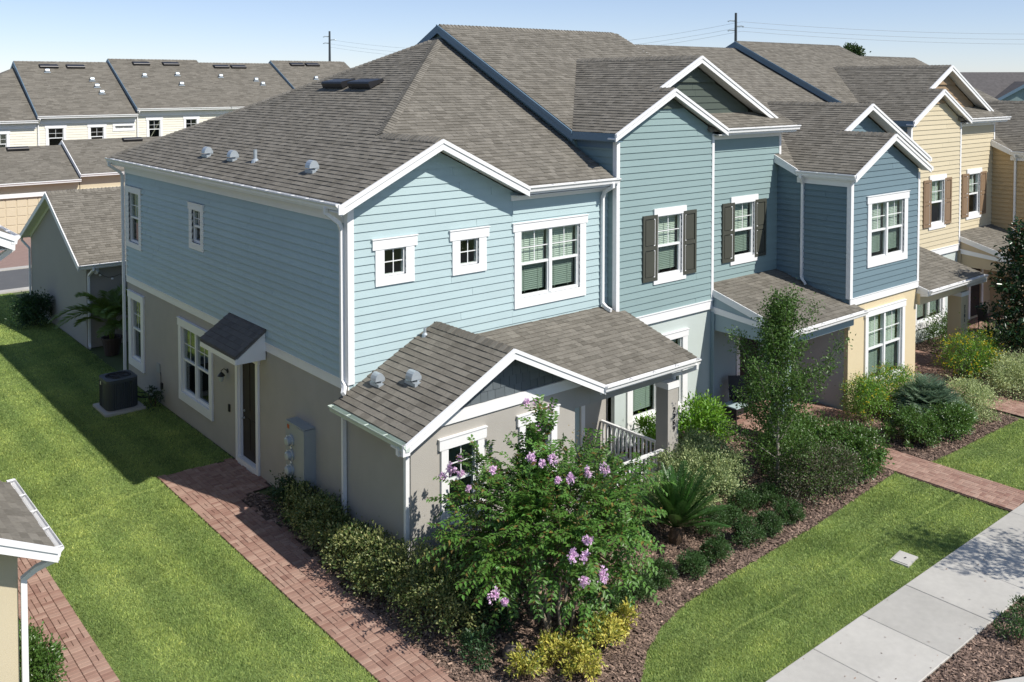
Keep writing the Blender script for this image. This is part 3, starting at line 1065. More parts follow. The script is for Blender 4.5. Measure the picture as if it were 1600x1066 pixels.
    WR = Wall((4.15, -2.2, 0), (0, 1, 0))
    wall_part(h, WR, 0.125, 2.2, 0, 2.9, [], M_ST_A)
    # porch back wall and front door
    dop = (5.45, 6.42, 0.12, 2.5)
    WP = Wall((0, -0.03, 0), (1, 0, 0))
    wall_part(h, WP, 4.15, 7.38, 0, 3.0, [dop], M_ST_A, thick=0.1)
    c = MB(); WP.box(c, 5.33, 5.45, 0.1, 2.5, 0, 0.04); WP.box(c, 6.42, 6.54, 0.1, 2.5, 0, 0.04); WP.box(c, 5.33, 6.54, 2.5, 2.64, 0, 0.045); c.build('door_casing', M_WHITE, h)
    d = MB(); WP.box(d, 5.45, 6.42, 0.12, 2.5, -0.08, -0.04); d.build('door', M_DOOR, h)
    d = MB(); d.box((4.15, -2.62, 0.0), (7.30, -0.03, 0.10)); d.build('porch_slab', M_CONC, h)
    # wing roof and shed roof
    zg = lambda x, y: 2.95 + 0.5 * (x + 0.36)
    zr = lambda x, y: 4.17 - 0.5 * (x - 2.08)
    zs = lambda x, y: 3.71 + 0.287 * y
    yf = -2.65
    A1 = pl(zg, (-0.36, yf), (2.08, yf), (2.08, 0), (-0.36, 0))
    xe = 4.52
    # right slope of the gable meets the shed in a valley
    xv = 2.08 + (4.17 - 3.71) / 0.5
    B1 = [V((2.08, yf, 4.17)), V((xe, yf, zr(xe, 0))), V((xv, 0, zr(xv, 0))), V((2.08, 0, 4.17))]
    C1 = [V((xe, yf, zs(0, yf))), V((7.62, yf, zs(0, yf))), V((7.62, -0.35, zs(0, -0.35))), V((7.38, -0.35, zs(0, -0.35))), V((7.38, 0, 3.71)), V((xv, 0, 3.71))]
    C1a = [V((xe, yf, zs(0, yf))), V((7.38, yf, zs(0, yf))), V((7.38, 0, 3.71)), V((xv, 0, 3.71))]
    C1b = [V((7.38, yf, zs(0, yf))), V((7.62, yf, zs(0, yf))), V((7.62, -0.36, zs(0, -0.36))), V((7.38, -0.36, zs(0, -0.36)))]
    pr = roof_deck(h, [A1, B1, C1a, C1b], M_ROOF)
    shingles(h, pr, [A1], ((-0.36, yf, 2.95), (0, 1, 0)), seed=41)
    shingles(h, pr, [B1], ((xe, yf, zr(xe, 0)), (0, 1, 0)), seed=42)
    shingles(h, pr, [C1a, C1b], ((xe, yf, zs(0, yf)), (1, 0, 0)), seed=43)
    caps(h, pr, (2.08, yf + 0.02, 4.17), (2.08, -0.02, 4.17), (-0.447, 0, 0.894), (0.447, 0, 0.894), seed=8)
    n_w = V((-0.5, 0, 1)).normalized()
    goose_vent(h, (0.40, -0.50, zg(0.40, 0)), n_w, (-1, 0, 0), 1.15)
    goose_vent(h, (0.72, -1.30, zg(0.72, 0)), n_w, (-1, 0, 0), 1.25)
    pipe_vent(h, (1.70, -0.20, zg(1.70, 0)), 0.22, 0.03)
    plank(h, 'fascia', (-0.355, yf, 2.76), (-0.355, -0.0, 2.76), (0.03, 0, 0), (0, 0, 0.18), M_WHITE)
    plank(h, 'soffit', (-0.325, -2.2, 2.74), (-0.325, 0, 2.74), (0.32, 0, 0), (0, 0, 0.02), M_SOFFIT)
    gutter(h, (-0.358, 0.02, 2.93), (-0.358, yf - 0.06, 2.93), (-1, 0, 0), pm('green_stained_gutter', (0.55, 0.62, 0.55), 0.4, 0.1, 6))
    rake(h, (2.08, 4.18), (-0.44, 2.92), (xe + 0.06, 2.95), yf - 0.04, M_WHITE, h=0.20, soff=0.44)
    mb = MB(); mb.box((-0.49, yf - 0.045, 2.73), (-0.34, yf + 0.0, 2.93)); mb.build('eave_return', M_WHITE, h)
    plank(h, 'fascia', (xe - 0.05, yf + 0.0, 2.76), (7.62, yf + 0.0, 2.76), (0, 0.03, 0), (0, 0, 0.18), M_WHITE)
    gutter(h, (xe + 0.02, yf - 0.003, 2.94), (7.64, yf - 0.003, 2.94), (0, -1, 0))
    mb = MB(); mb.prism([V((7.585, yf, 2.76)), V((7.585, yf, 2.94)), V((7.585, -0.36, 3.59)), V((7.585, -0.36, 3.40))], V((0.035, 0, 0))); mb.build('rake_board', M_WHITE, h)
    mb = MB(); mb.box((4.605, -2.20, 2.42), (7.26, -1.90, 2.80)); mb.box((6.92, -1.90, 2.42), (7.26, -0.03, 2.80)); mb.build('porch_beam', M_ST_A, h)
    plank(h, 'soffit', (4.62, yf + 0.04, 2.80), (7.58, yf + 0.04, 2.80), (0, 2.6, 0), (0, 0, 0.02), M_SOFFIT)
    c = MB(); c.box((6.90, -2.40, 0.0), (7.26, -2.04, 2.30)); c.box((6.885, -2.415, 0), (7.275, -2.025, 0.14)); co = c.build('porch_column', M_ST_A, h)
    c = MB(); c.box((6.88, -2.42, 2.28), (7.28, -2.02, 2.42)); c.build('column_cap', M_WHITE, co)
    number(h, '7\n3\n6\n9', (7.10, -2.412, 1.72), 0.17, M_BLACK, (math.radians(90), 0, 0))
    downspout(h, [(7.50, yf - 0.07, 2.83), (7.50, yf - 0.07, 2.74), (7.42, -2.38, 2.56), (7.31, -2.22, 2.50), (7.31, -2.22, 0.1)], (1, 0, 0))
    downspout(h, [(-0.42, -2.45, 2.82), (-0.42, -2.45, 2.70), (-0.16, -2.30, 2.60), (-0.055, -2.14, 2.50), (-0.055, -2.14, 0.06)], (0, 1, 0))
    # railings
    def railing(p0, p1, n):
        p0, p1 = V(p0), V(p1)
        m_ = MB(); d = p1 - p0
        sd = d.normalized().cross(Z) * 0.035
        m_.obox(p0 - sd + Z * 0.83, d, sd * 2, Z * 0.05); m_.obox(p0 - sd * 0.7 + Z * 0.10, d, sd * 1.4, Z * 0.05)
        ro = m_.build('railing', M_WHITE, h)
        for i in range(n):
            q = p0 + d * ((i + 0.5) / n)
            b_ = MB(); b_.box(q + V((-0.019, -0.019, 0.15)), q + V((0.019, 0.019, 0.83))); b_.build('baluster', M_WHITE, ro)
    railing((4.25, -2.26, 0.0), (6.89, -2.26, 0.0), 20)
    railing((7.12, -2.02, 0.0), (7.12, -0.06, 0.0), 15)
    # dryer vent low on the wing wall
    b = MB(); b.lathe((-0.001, -1.80, 0.72), [(0.06, 0), (0.06, 0.03), (0.04, 0.05)], 10, (-1, 0, 0)); b.build('hose_bib', M_BLACK, h)
    # back and party walls close the volume
    for a, bb in (((7.38, 0, 0), (7.26, 13.6, 6.7)), ((0.125, 13.48, 0), (7.25, 13.6, 6.7))):
        q = MB(); q.box(a, bb); q.build('wall', M_SIDE_A, h)
    q = MB(); q.box((0.13, 0.13, 3.15), (7.25, 13.45, 3.3)); q.build('upper_floor', M_DOOR, h)
    q = MB(); q.box((0.13, 0.13, 0.02), (7.25, 13.45, 0.08)); q.build('ground_floor', M_DOOR, h)
    q = MB(); q.box((3.5, 3.2, 0.1), (3.6, 13.4, 6.5)); q.box((0.2, 6.0, 3.3), (3.5, 6.1, 6.5)); q.box((0.2, 5.9, 0.1), (3.5, 6.0, 3.1)); q.build('inner_wall', pm('room_wall', (0.35, 0.33, 0.30)), h)
    finish_shingles(h, 300)
    return h


build_house_a()

# ------------------------------------------------------------------ houses B/D (front wall with shutters) and C/E (projecting box)


def build_house_b(dx, dz, pal, label, pieces, lower=True):
    side, gable, shut, trim, low, entry, lbeam = pal
    h = thing('townhouse', label, 'house', (11 + dx, 6.5, 0), 'townhouses joined in the front row')
    P = lambda x, y, z: V((x + dx, y, z + dz))
    zB = lambda x, y: 7.55 + dz + 0.5 * y
    zl = lambda x, y: 8.05 + dz + 0.5 * (x - dx - 7.1)
    zr1 = lambda x, y: 9.125 + dz - 0.5 * (x - dx - 9.25)
    zr2 = lambda x, y: 10.0 + dz - 0.5 * (x - dx - 11.0)
    zsh = lambda x, y: 8.05 + dz + 0.49 * (y + 0.42)
    D = lambda *c: [(a + dx, b) for a, b in c]
    yl = -0.55
    L1 = pl(zl, *D((7.1, yl), (9.25, yl), (9.25, 0), (7.1, 0)))
    L2 = pl(zl, *D((7.1, 0), (11, 0), (11, 4.9), (7.1, 1.0)))
    R1 = pl(zr1, *D((9.25, yl), (11.42, yl), (11.42, 0.34), (9.25, 0.34)))
    R2 = pl(zr2, *D((11, 0), (14.95, 0), (14.95, 0.95), (11, 4.9)))
    F1 = pl(zB, *D((7.15, 1.05), (11, 4.9), (11, 6.95), (7.15, 6.95)))
    F2 = pl(zB, *D((11, 4.9), (14.95, 0.95), (14.95, 6.95), (11, 6.95)))
    S1 = pl(zsh, *D((10.9, -0.42), (14.97, -0.42), (14.97, 0.34), (10.9, 0.34)))
    BK = [P(7.15, 6.95, 11.02), P(14.95, 6.95, 11.02), P(14.95, 14.2, 7.4), P(7.15, 14.2, 7.4)]
    rf = roof_deck(h, [L1, L2, R1, R2, F1, F2, S1, BK], M_ROOF)
    s0 = int(100 + dx * 7)
    shingles(h, rf, [L1, L2], ((7.1 + dx, yl, 8.05 + dz), (0, 1, 0)), seed=s0)
    shingles(h, rf, [R1], ((11.42 + dx, yl, zr1(11.42 + dx, 0)), (0, 1, 0)), seed=s0 + 1)
    shingles(h, rf, [R2], ((14.95 + dx, 0, zr2(14.95 + dx, 0)), (0, 1, 0)), seed=s0 + 2)
    shingles(h, rf, [F1, F2], ((7.15 + dx, 0.95, zB(0, 0.95)), (1, 0, 0)), seed=s0 + 3)
    shingles(h, rf, [S1], ((11 + dx, -0.42, 8.05 + dz), (1, 0, 0)), seed=s0 + 4)
    nf, nb = V((0, -0.447, 0.894)), V((0, 0.447, 0.894))
    na, ng = V((-0.447, 0, 0.894)), V((0.447, 0, 0.894))
    caps(h, rf, P(7.2, 6.95, 11.02), P(14.9, 6.95, 11.02), nf, nb, seed=s0)
    caps(h, rf, P(11, 0.02, 10.0), P(11, 4.88, 10.0), na, ng, seed=s0 + 5)
    caps(h, rf, P(9.25, yl + 0.02, 9.125), P(9.25, 0.3, 9.125), na, ng, seed=s0 + 6)
    # main rake over the neighbour, left eave of the cross gable
    def slope_board(name, y0, z0, y1, z1, x, hgt, t, m):
        mb = MB(); mb.prism([P(x, y0, z0), P(x, y1, z1), P(x, y1, z1 - hgt), P(x, y0, z0 - hgt)], V((t, 0, 0))); return mb.build(name, m, h)
    slope_board('rake_board', 1.0, 8.04, 6.95, 11.03, 7.10, 0.24, 0.04, trim)
    slope_board('rake_board', 1.0, 8.06, 6.95, 11.05, 7.07, 0.10, 0.03, trim)
    slope_board('rake_board', 14.2, 7.39, 6.95, 11.03, 7.10, 0.24, 0.04, trim)
    slope_board('rake_board', 1.05, 7.55 + 0.5 * 1.05, 6.9, 11.0, 14.93, 0.22, 0.04, M_WHITE)
    q = MB(); q.prism([P(7.14, 1.1, 8.08 - 0.22), P(7.14, 6.95, 10.8), P(7.14, 13.9, 7.3), P(7.14, 13.9, 3.0), P(7.14, 0.9, 3.0)], V((0.1, 0, 0))); 
    q = MB(); q.prism([P(7.26, 0.4, 6.0), P(7.26, 1.2, 8.06), P(7.26, 6.95, 10.9), P(7.26, 13.9, 7.4), P(7.26, 13.9, 6.0)], V((0.1, 0, 0))); q.build('wall', side, h)
    plank(h, 'fascia', P(7.09, yl, 7.86), P(7.09, 1.04, 7.86), (0.03, 0, 0), (0, 0, 0.19), trim)
    plank(h, 'soffit', P(7.12, yl + 0.05, 7.84), P(7.12, 1.0, 7.84), (0.26, 0, 0), (0, 0, 0.02), trim)
    plank(h, 'frieze_board', P(7.345, -0.195, 7.66), P(7.345, 1.1, 7.66), (0.025, 0, 0), (0, 0, 0.18), trim)
    # gables
    rake(h, (9.25 + dx, 9.14 + dz), (7.05 + dx, 8.04 + dz), (11.46 + dx, 8.035 + dz), yl - 0.04, M_WHITE, h=0.19, soff=0.25)
    rake(h, (11.0 + dx, 10.02 + dz), (9.30 + dx, 9.17 + dz), (14.55 + dx, 8.245 + dz), -0.04, M_WHITE, h=0.19, soff=0.36)
    # walls
    WA = Wall((dx, -0.3, dz), (1, 0, 0)); WB = Wall((dx, 0, dz), (1, 0, 0)); WU = Wall((dx, 0.35, dz), (1, 0, 0))
    w1 = win(8.72, 10.0, 4.09, 6.05, side=0.16, head=0.20, sill=0.18, ear=0.0, blind=0.96 if dx < 1 else 0.5)
    w2 = win(12.32, 13.60, 4.09, 6.04, side=0.16, head=0.20, sill=0.18, ear=0.0, blind=0.96 if dx < 1 else 0.5)
    o1, o2 = [opening(w1)], [opening(w2)]
    cl = [(-0.5, 1, 7.86 - 0.5 * 7.1), (0.5, 1, 7.94 + 0.5 * 11.42 - 0.08)]
    wa = wall_part(h, WA, 7.38, 11.15, 3.12, 9.1, o1, side, cl)
    boards(wa, WA, 7.46, 11.09, 3.33, 8.62, o1, side, cl, seed=s0 + 7, maxlen=6)
    boards(wa, WA, 7.46, 11.09, 8.62, 9.1, [], gable, cl, seed=s0 + 8, d=0.05, name='gable_board', maxlen=6, expo=0.15)
    wb = wall_part(h, WB, 11.15, 14.72, 3.6, 7.9, o2, side)
    boards(wb, WB, 11.17, 14.66, 3.66, 7.84, o2, side, seed=s0 + 9, maxlen=6)
    cu = [(-0.5, 1, 8.05 - 0.2 - 3.55), (0.5, 1, 10.0 - 0.2 + 5.5)]
    wu = wall_part(h, WU, 8.8, 13.6, 8.2, 9.9, [], gable, cu)
    boards(wu, WU, 8.8, 13.6, 8.36, 9.30, [], gable, cu, seed=s0 + 10, expo=0.185, maxlen=6, name='gable_board')
    boards(wu, WU, 8.8, 13.6, 9.30, 9.9, [], gable, cu, seed=s0 + 11, d=0.05, maxlen=6, name='gable_board', expo=0.15)
    WS = Wall((7.38 + dx, 1.3, dz), (0, -1, 0))
    wl = wall_part(h, WS, 0, 1.6, 3.12, 7.86, [], side)
    boards(wl, WS, 0, 1.52, 6.6, 7.66, [], side, seed=s0 + 12)
    boards(wl, WS, 1.1, 1.52, 3.4, 6.6, [], side, seed=s0 + 13)
    c = MB(); c.box(P(7.345, -0.335, 3.5), P(7.46, -0.30, 7.84)); c.box(P(7.345, -0.30, 3.5), P(7.38, -0.20, 7.84)); c.build('corner_board', M_WHITE, h)
    c = MB(); c.box(P(11.09, -0.335, 3.33), P(11.185, -0.30, 7.90)); c.box(P(11.15, -0.30, 3.33), P(11.185, -0.0, 7.90)); c.build('corner_board', M_WHITE, h)
    c = MB(); c.box(P(14.66, -0.035, 6.9), P(14.755, 0.0, 7.84)); c.build('corner_board', M_WHITE, h)
    c = MB(); WA.box(c, 7.40, 11.15, 3.10, 3.33, 0.0, 0.035); WA.box(c, 7.40, 11.17, 3.33, 3.355, 0.0, 0.055); c.build('band_board', M_WHITE, h)
    make_window(h, WA, w1); make_window(h, WB, w2)
    shutter(h, WA, 8.30, 8.85, 4.20, 5.90, shut); shutter(h, WA, 9.87, 10.41, 4.20, 5.90, shut)
    shutter(h, WB, 11.93, 12.48, 4.20, 5.88, shut); shutter(h, WB, 13.45, 14.00, 4.20, 5.88, shut)
    plank(h, 'fascia', P(11.44, -0.415, 7.84), P(14.97, -0.415, 7.84), (0, 0.03, 0), (0, 0, 0.19), M_WHITE)
    plank(h, 'soffit', P(11.2, -0.385, 7.82), P(14.95, -0.385, 7.82), (0, 0.38, 0), (0, 0, 0.02), M_SOFFIT)
    plank(h, 'soffit', P(11.12, yl + 0.02, 7.86), P(11.12, -0.02, 7.86), (0.33, 0, 0), (0, 0, 0.02), M_SOFFIT)
    plank(h, 'fascia', P(11.40, yl + 0.01, 7.86), P(11.40, -0.43, 7.86), (0.03, 0, 0), (0, 0, 0.17), M_WHITE)
    plank(h, 'frieze_board', P(11.19, -0.045, 7.70), P(14.74, -0.045, 7.70), (0, 0.022, 0), (0, 0, 0.12), M_WHITE)
    gutter(h, P(11.46, -0.42, 8.03), P(15.02, -0.42, 8.03), (0, -1, 0))
    # ---- ground floor
    WG = Wall((dx, -0.26, 0), (1, 0, 0)); WH = Wall((dx, 0.0, 0), (1, 0, 0))
    wg = win(7.80, 10.14, 0.50, 2.70, units=2, side=0.20, head=0.17, sill=0.22, ear=0.02, blind=0.95)
    wall_part(h, WG, 7.38, 11.15, -0.1, 3.12 + dz, [opening(wg)], low)
    make_window(h, WG, wg)
    dp = (12.80, 13.78, 0.1, 2.5)
    wall_part(h, WH, 11.15, 14.62, -0.1, 3.62 + dz, [dp], entry)
    c = MB(); c.box(P(11.15, -0.38, 0) - Z * dz, P(11.18, 0, 0) + Z * (3.0 - dz)); c.build('wall', entry, h)
    c = MB(); WH.box(c, 12.66, 12.80, 0.08, 2.5, 0, 0.045); WH.box(c, 13.78, 13.92, 0.08, 2.5, 0, 0.045); WH.box(c, 12.66, 13.92, 2.5, 2.66, 0, 0.05); c.build('door_casing', M_WHITE, h)
    d = MB(); WH.box(d, 12.80, 13.78, 0.1, 2.5, -0.08, -0.04); WH.box(d, 12.95, 13.63, 1.3, 2.3, -0.04, -0.03); WH.box(d, 12.95, 13.63, 0.3, 1.1, -0.04, -0.03)
    d.build('door', M_DOOR, h)
    # porch roof
    zp = lambda x, y: 3.71 + dz + 0.276 * y
    yg = -2.75
    Q1 = pl(zp, *D((11.18, yg), (14.60, yg), (14.60, 0), (11.18, 0)))
    Q2 = pl(zp, *D((14.60, yg), (14.80, yg), (14.80, -2.44), (14.60, -2.44)))
    pr = roof_deck(h, [Q1, Q2], M_ROOF)
    shingles(h, pr, [Q1, Q2], ((11.18 + dx, yg, zp(0, yg)), (1, 0, 0)), seed=s0 + 14)
    zf = 3.71 - 0.276 * 2.75
    plank(h, 'fascia', P(11.2, yg + 0.004, zf - 0.19), P(14.78, yg + 0.004, zf - 0.19), (0, 0.03, 0), (0, 0, 0.18), M_WHITE)
    gutter(h, P(11.16, yg, zf - 0.015), P(14.84, yg, zf - 0.015), (0, -1, 0))
    mb = MB(); mb.prism([P(11.15, -0.02, 3.71), P(11.15, yg, zf), P(11.15, yg, zf - 0.19), P(11.15, -0.02, 3.52)], V((0.035, 0, 0))); mb.build('rake_board', M_WHITE, h)
    mb = MB(); mb.prism([P(11.185, -0.02, 3.52), P(11.185, yg + 0.05, zf - 0.19), P(11.185, yg + 0.05, zf - 0.21), P(11.185, -0.02, 2.95)], V((0.03, 0, 0))); mb.build('gable_panel', lbeam, h)
    mb = MB(); mb.prism([P(11.16, -0.02, 3.18), P(11.16, yg + 0.35, 2.94), P(11.16, yg + 0.05, 2.80), P(11.16, -0.02, 3.0)], V((0.02, 0, 0))); mb.build('trim_board', M_WHITE, h)
    mb = MB(); mb.box(P(11.20, yg + 0.2, 2.50), P(11.50, -0.02, 2.92)); mb.box(P(11.50, yg + 0.2, 2.50), P(14.60, yg + 0.5, 2.80)); mb.build('porch_beam', lbeam, h)
    plank(h, 'soffit', P(11.22, yg + 0.04, 2.80), P(14.58, yg + 0.04, 2.80), (0, 2.6, 0), (0, 0, 0.02), M_SOFFIT)
    c = MB(); c.box(P(11.18, yg + 0.18, -dz), P(11.54, yg + 0.54, 2.50)); co = c.build('porch_column', lbeam, h)
    c = MB(); c.box(P(11.16, yg + 0.16, 2.36), P(11.56, yg + 0.56, 2.50)); c.build('column_cap', M_WHITE, co)
    for a, b in (((7.40, 13.9, 0), (14.6, 14.0, 7.4)), ((14.60, 0.02, 0), (14.70, 13.9, 7.6)), ((7.42, 6.3, 0.1), (14.5, 6.4, 7.8)), ((11.1, 0.3, 0.1), (11.2, 6.3, 7.8))):
        q = MB(); q.box(P(*a), P(*b)); q.build('inner_wall', MATS['room_wall'], h)
    q = MB(); q.box(P(7.42, -0.12, 3.2), P(14.6, 13.9, 3.3)); q.build('upper_floor', M_DOOR, h)
    finish_shingles(h, pieces)
    return h


def build_house_c(dx, dz, pal, label, pieces, full=True, num=None):
    side, low, lside, trim, gable = pal
    h = thing('townhouse', label, 'house', (18.2 + dx, 6.5, 0), 'townhouses joined in the front row')
    P = lambda x, y, z: V((x + dx, y, z + dz))
    D = lambda *c: [(a + dx, b) for a, b in c]
    s0 = int(500 + dx * 7)
    zC = lambda x, y: 7.15 + dz + 0.5 * y
    zl = lambda x, y: 6.75 + dz + 0.49 * (x - dx - 14.45)
    zr1 = lambda x, y: 7.785 + dz - 0.49 * (x - dx - 16.56)
    zr2 = lambda x, y: 8.60 + dz - 0.49 * (x - dx - 18.22)
    yl = -2.65
    xr = 22.0
    L1 = pl(zl, *D((14.45, yl), (16.56, yl), (16.56, -1.0), (14.45, -1.0)))
    L2 = pl(zl, *D((14.45, -1.0), (18.22, -1.0), (18.22, 2.9), (14.45, -0.8)))
    R1 = pl(zr1, *D((16.56, yl), (18.69, yl), (18.69, -0.6), (16.56, -0.6)))
    R2 = pl(zr2, *D((18.22, -1), (xr, -1), (xr, -0.8), (18.22, 2.9)))
    F1 = pl(zC, *D((14.45, -0.8), (18.22, 2.9), (18.22, 6.95), (14.75, 6.95), (14.75, -0.005), (14.45, -0.005)))
    F1a = pl(zC, *D((14.45, -0.8), (15.26, -0.005), (14.45, -0.005)))
    F1b = pl(zC, *D((14.75, -0.005), (15.26, -0.005), (18.22, 2.9), (18.22, 6.95), (14.75, 6.95)))
    F2 = pl(zC, *D((18.22, 2.9), (xr, -0.8), (xr, 6.95), (18.22, 6.95)))
    BK = [P(14.75, 6.95, 10.625), P(xr, 6.95, 10.625), P(xr, 14.2, 7.0), P(14.75, 14.2, 7.0)]
    rf = roof_deck(h, [L1, L2, R1, R2, F1a, F1b, F2, BK], M_ROOF)
    shingles(h, rf, [L1, L2], ((14.45 + dx, yl, 6.75 + dz), (0, 1, 0)), seed=s0)
    shingles(h, rf, [R1], ((18.69 + dx, yl, zr1(18.69 + dx, 0)), (0, 1, 0)), seed=s0 + 1)
    shingles(h, rf, [R2], ((xr + dx, -1, zr2(xr + dx, 0)), (0, 1, 0)), seed=s0 + 2)
    shingles(h, rf, [F1a, F1b, F2], ((14.45 + dx, -0.8, zC(0, -0.8)), (1, 0, 0)), seed=s0 + 3)
    nf, nb = V((0, -0.447, 0.894)), V((0, 0.447, 0.894))
    na, ng = V((-0.44, 0, 0.897)), V((0.44, 0, 0.897))
    caps(h, rf, P(14.95, 6.95, 10.625), P(xr, 6.95, 10.625), nf, nb, seed=s0)
    caps(h, rf, P(18.22, -0.98, 8.6), P(18.22, 2.88, 8.6), na, ng, seed=s0 + 4)
    caps(h, rf, P(16.56, yl + 0.02, 7.785), P(16.56, -0.7, 7.785), na, ng, seed=s0 + 5)
    # left eave: sloping rake piece then gutter
    mb = MB(); mb.prism([P(14.42, 0.0, 7.16), P(14.42, -0.82, 6.755), P(14.42, -0.82, 6.56), P(14.42, 0.0, 6.92)], V((0.035, 0, 0))); mb.build('rake_board', M_WHITE, h)
    mb = MB(); mb.prism([P(14.455, 0.0, 6.92), P(14.455, -0.82, 6.56), P(14.62, -0.82, 6.56), P(14.62, 0.0, 6.92)], V((0, 0, 0.02))); mb.build('soffit', M_SOFFIT, h)
    plank(h, 'fascia', P(14.44, yl, 6.55), P(14.44, -0.82, 6.55), (0.03, 0, 0), (0, 0, 0.18), M_WHITE)
    plank(h, 'soffit', P(14.47, yl + 0.05, 6.53), P(14.47, -0.82, 6.53), (0.15, 0, 0), (0, 0, 0.02), M_SOFFIT)
    plank(h, 'frieze_board', P(14.575, -2.4, 6.36), P(14.575, -0.7, 6.36), (0.025, 0, 0), (0, 0, 0.17), M_WHITE)
    gutter(h, P(14.438, -0.80, 6.73), P(14.438, yl - 0.03, 6.73), (-1, 0, 0))
    rake(h, (16.56 + dx, 7.80 + dz), (14.38 + dx, 6.72 + dz), (18.72 + dx, 6.73 + dz), yl - 0.04, M_WHITE, h=0.19, soff=0.25)
    rake(h, (18.22 + dx, 8.62 + dz), (16.60 + dx, 7.82 + dz), (22.02 + dx, 6.75 + dz), -1.04, M_WHITE, h=0.19, soff=0.40)
    for xx, yy in ((18.72, yl), (22.02, -1.0)):
        mb = MB(); mb.box(P(xx - 0.02, yy - 0.04, 6.60), P(xx + 0.12, yy + 0.30, 6.72)); mb.build('gutter', M_ALU, h)
    WB_ = Wall((dx, -2.4, dz), (1, 0, 0)); WLs = Wall((14.62 + dx, 0, dz), (0, -1, 0)); WU = Wall((dx, -0.6, dz), (1, 0, 0))
    wu = win(15.48, 17.78, 3.98, 6.02, units=2, side=0.20, head=0.20, sill=0.20, ear=0.05, blind=0.95)
    wl = win(15.48, 17.76, 0.34, 2.72, units=2, side=0.16, head=0.18, sill=0.24, ear=0.03, blind=0.95)
    cl = [(-0.49, 1, 6.75 - 0.2 - 0.49 * 14.45), (0.49, 1, 7.785 - 0.2 + 0.49 * 16.56)]
    a = wall_part(h, WB_, 14.62, 18.50, 3.0, 7.7, [opening(wu)], side, cl)
    boards(a, WB_, 14.72, 18.42, 3.22, 7.6, [opening(wu)], side, cl, seed=s0 + 6, maxlen=6)
    b = wall_part(h, WLs, 0.0, 2.275, 2.6, 6.56, [], side)
    boards(b, WLs, 0.02, 2.30, 3.0, 6.56, [], side, seed=s0 + 7, lap=0.042)
    mb = MB(); mb.prism([WLs.pt(0.0, 6.56), WLs.pt(0.82, 6.56), WLs.pt(0.0, 6.92)], WLs.n * -0.1); b2 = mb.build('wall', side, h)
    boards(b2, WLs, 0.02, 0.82, 6.56, 6.92, [], side, [(0.44, 1, 6.92)], seed=s0 + 7)
    wu_ = wall_part(h, WU, 16.0, 21.9, 6.0, 8.5, [], gable, [(-0.49, 1, 6.75 - 0.2 - 0.49 * 14.45), (0.49, 1, 8.6 - 0.2 + 0.49 * 18.22)])
    boards(wu_, WU, 16.0, 21.9, 6.5, 8.5, [], gable, [(-0.49, 1, 6.75 - 0.2 - 0.49 * 14.45), (0.49, 1, 8.6 - 0.2 + 0.49 * 18.22)], seed=s0 + 8, maxlen=8)
    c = MB(); c.box(P(14.585, -2.435, 3.2), P(14.72, -2.40, 6.56)); c.box(P(14.585, -2.40, 3.2), P(14.62, -2.30, 6.56)); c.build('corner_board', M_WHITE, h)
    c = MB(); c.box(P(18.42, -2.435, 3.2), P(18.535, -2.40, 6.56)); c.box(P(18.50, -2.40, 3.2), P(18.535, -0.4, 6.56)); c.build('corner_board', M_WHITE, h)
    c = MB(); WB_.box(c, 14.60, 18.52, 3.0, 3.20, 0.0, 0.035); WB_.box(c, 14.60, 18.53, 3.20, 3.22, 0, 0.05); c.build('band_board', M_WHITE, h)
    make_window(h, WB_, wu)
    wall_part(h, Wall((dx, -2.37, 0), (1, 0, 0)), 14.62, 18.50, 0, 3.0 + dz, [opening(wl)], low)
    make_window(h, Wall((dx, -2.37, 0), (1, 0, 0)), wl)
    wall_part(h, Wall((14.62 + dx, 0, 0), (0, -1, 0)), 0, 2.245, 0, 2.6 + dz, [], lside)
    q = MB(); q.box(P(18.40, -2.36, -dz), P(18.50, -0.6, 6.5)); q.build('wall', low, h)
    downspout(h, [P(14.38, -0.95, 6.62), P(14.38, -0.95, 6.54), P(14.50, -0.92, 6.42), P(14.565, -0.90, 6.34), P(14.565, -0.90, 3.62), P(14.50, -0.98, 3.52), P(14.40, -1.12, 3.47)], (0, 1, 0))
    # right part, porch
    if full:
        WR = Wall((dx, -0.3, 0), (1, 0, 0))
        wall_part(h, WR, 18.5, 21.98, 0, 6.6 + dz, [], side)
        zp = lambda x, y: 3.71 + dz + 0.276 * (y)
        Q = pl(zp, *D((18.54, -2.75), (22.36, -2.75), (22.36, -0.35), (18.54, -0.35)))
        pr = roof_deck(h, [Q], M_ROOF)
        shingles(h, pr, [Q], ((18.54 + dx, -2.75, zp(0, -2.75)), (1, 0, 0)), seed=s0 + 9)
        plank(h, 'fascia', P(18.54, -2.746, 2.76), P(22.36, -2.746, 2.76), (0, 0.03, 0), (0, 0, 0.18), M_WHITE)
        gutter(h, P(18.52, -2.75, 2.94), P(22.40, -2.75, 2.94), (0, -1, 0))
        mb = MB(); mb.prism([P(18.505, -2.75, 2.95), P(18.505, -2.38, 3.06), P(18.505, -2.38, 2.70), P(18.505, -2.75, 2.76)], V((0.035, 0, 0))); mb.build('rake_board', M_WHITE, h)
        mb = MB(); mb.prism([P(22.33, -2.75, 2.95), P(22.33, -0.4, 3.59), P(22.33, -0.4, 3.40), P(22.33, -2.75, 2.76)], V((0.03, 0, 0))); mb.build('rake_board', M_WHITE, h)
        mb = MB(); mb.box(P(18.5, -2.50, 2.46), P(21.66, -2.12, 2.80)); mb.box(P(21.2, -2.12, 2.46), P(21.66, -0.3, 2.80)); mb.build('porch_beam', low, h)
        plank(h, 'soffit', P(18.5, -2.7, 2.80), P(22.3, -2.7, 2.80), (0, 2.3, 0), (0, 0, 0.02), M_SOFFIT)
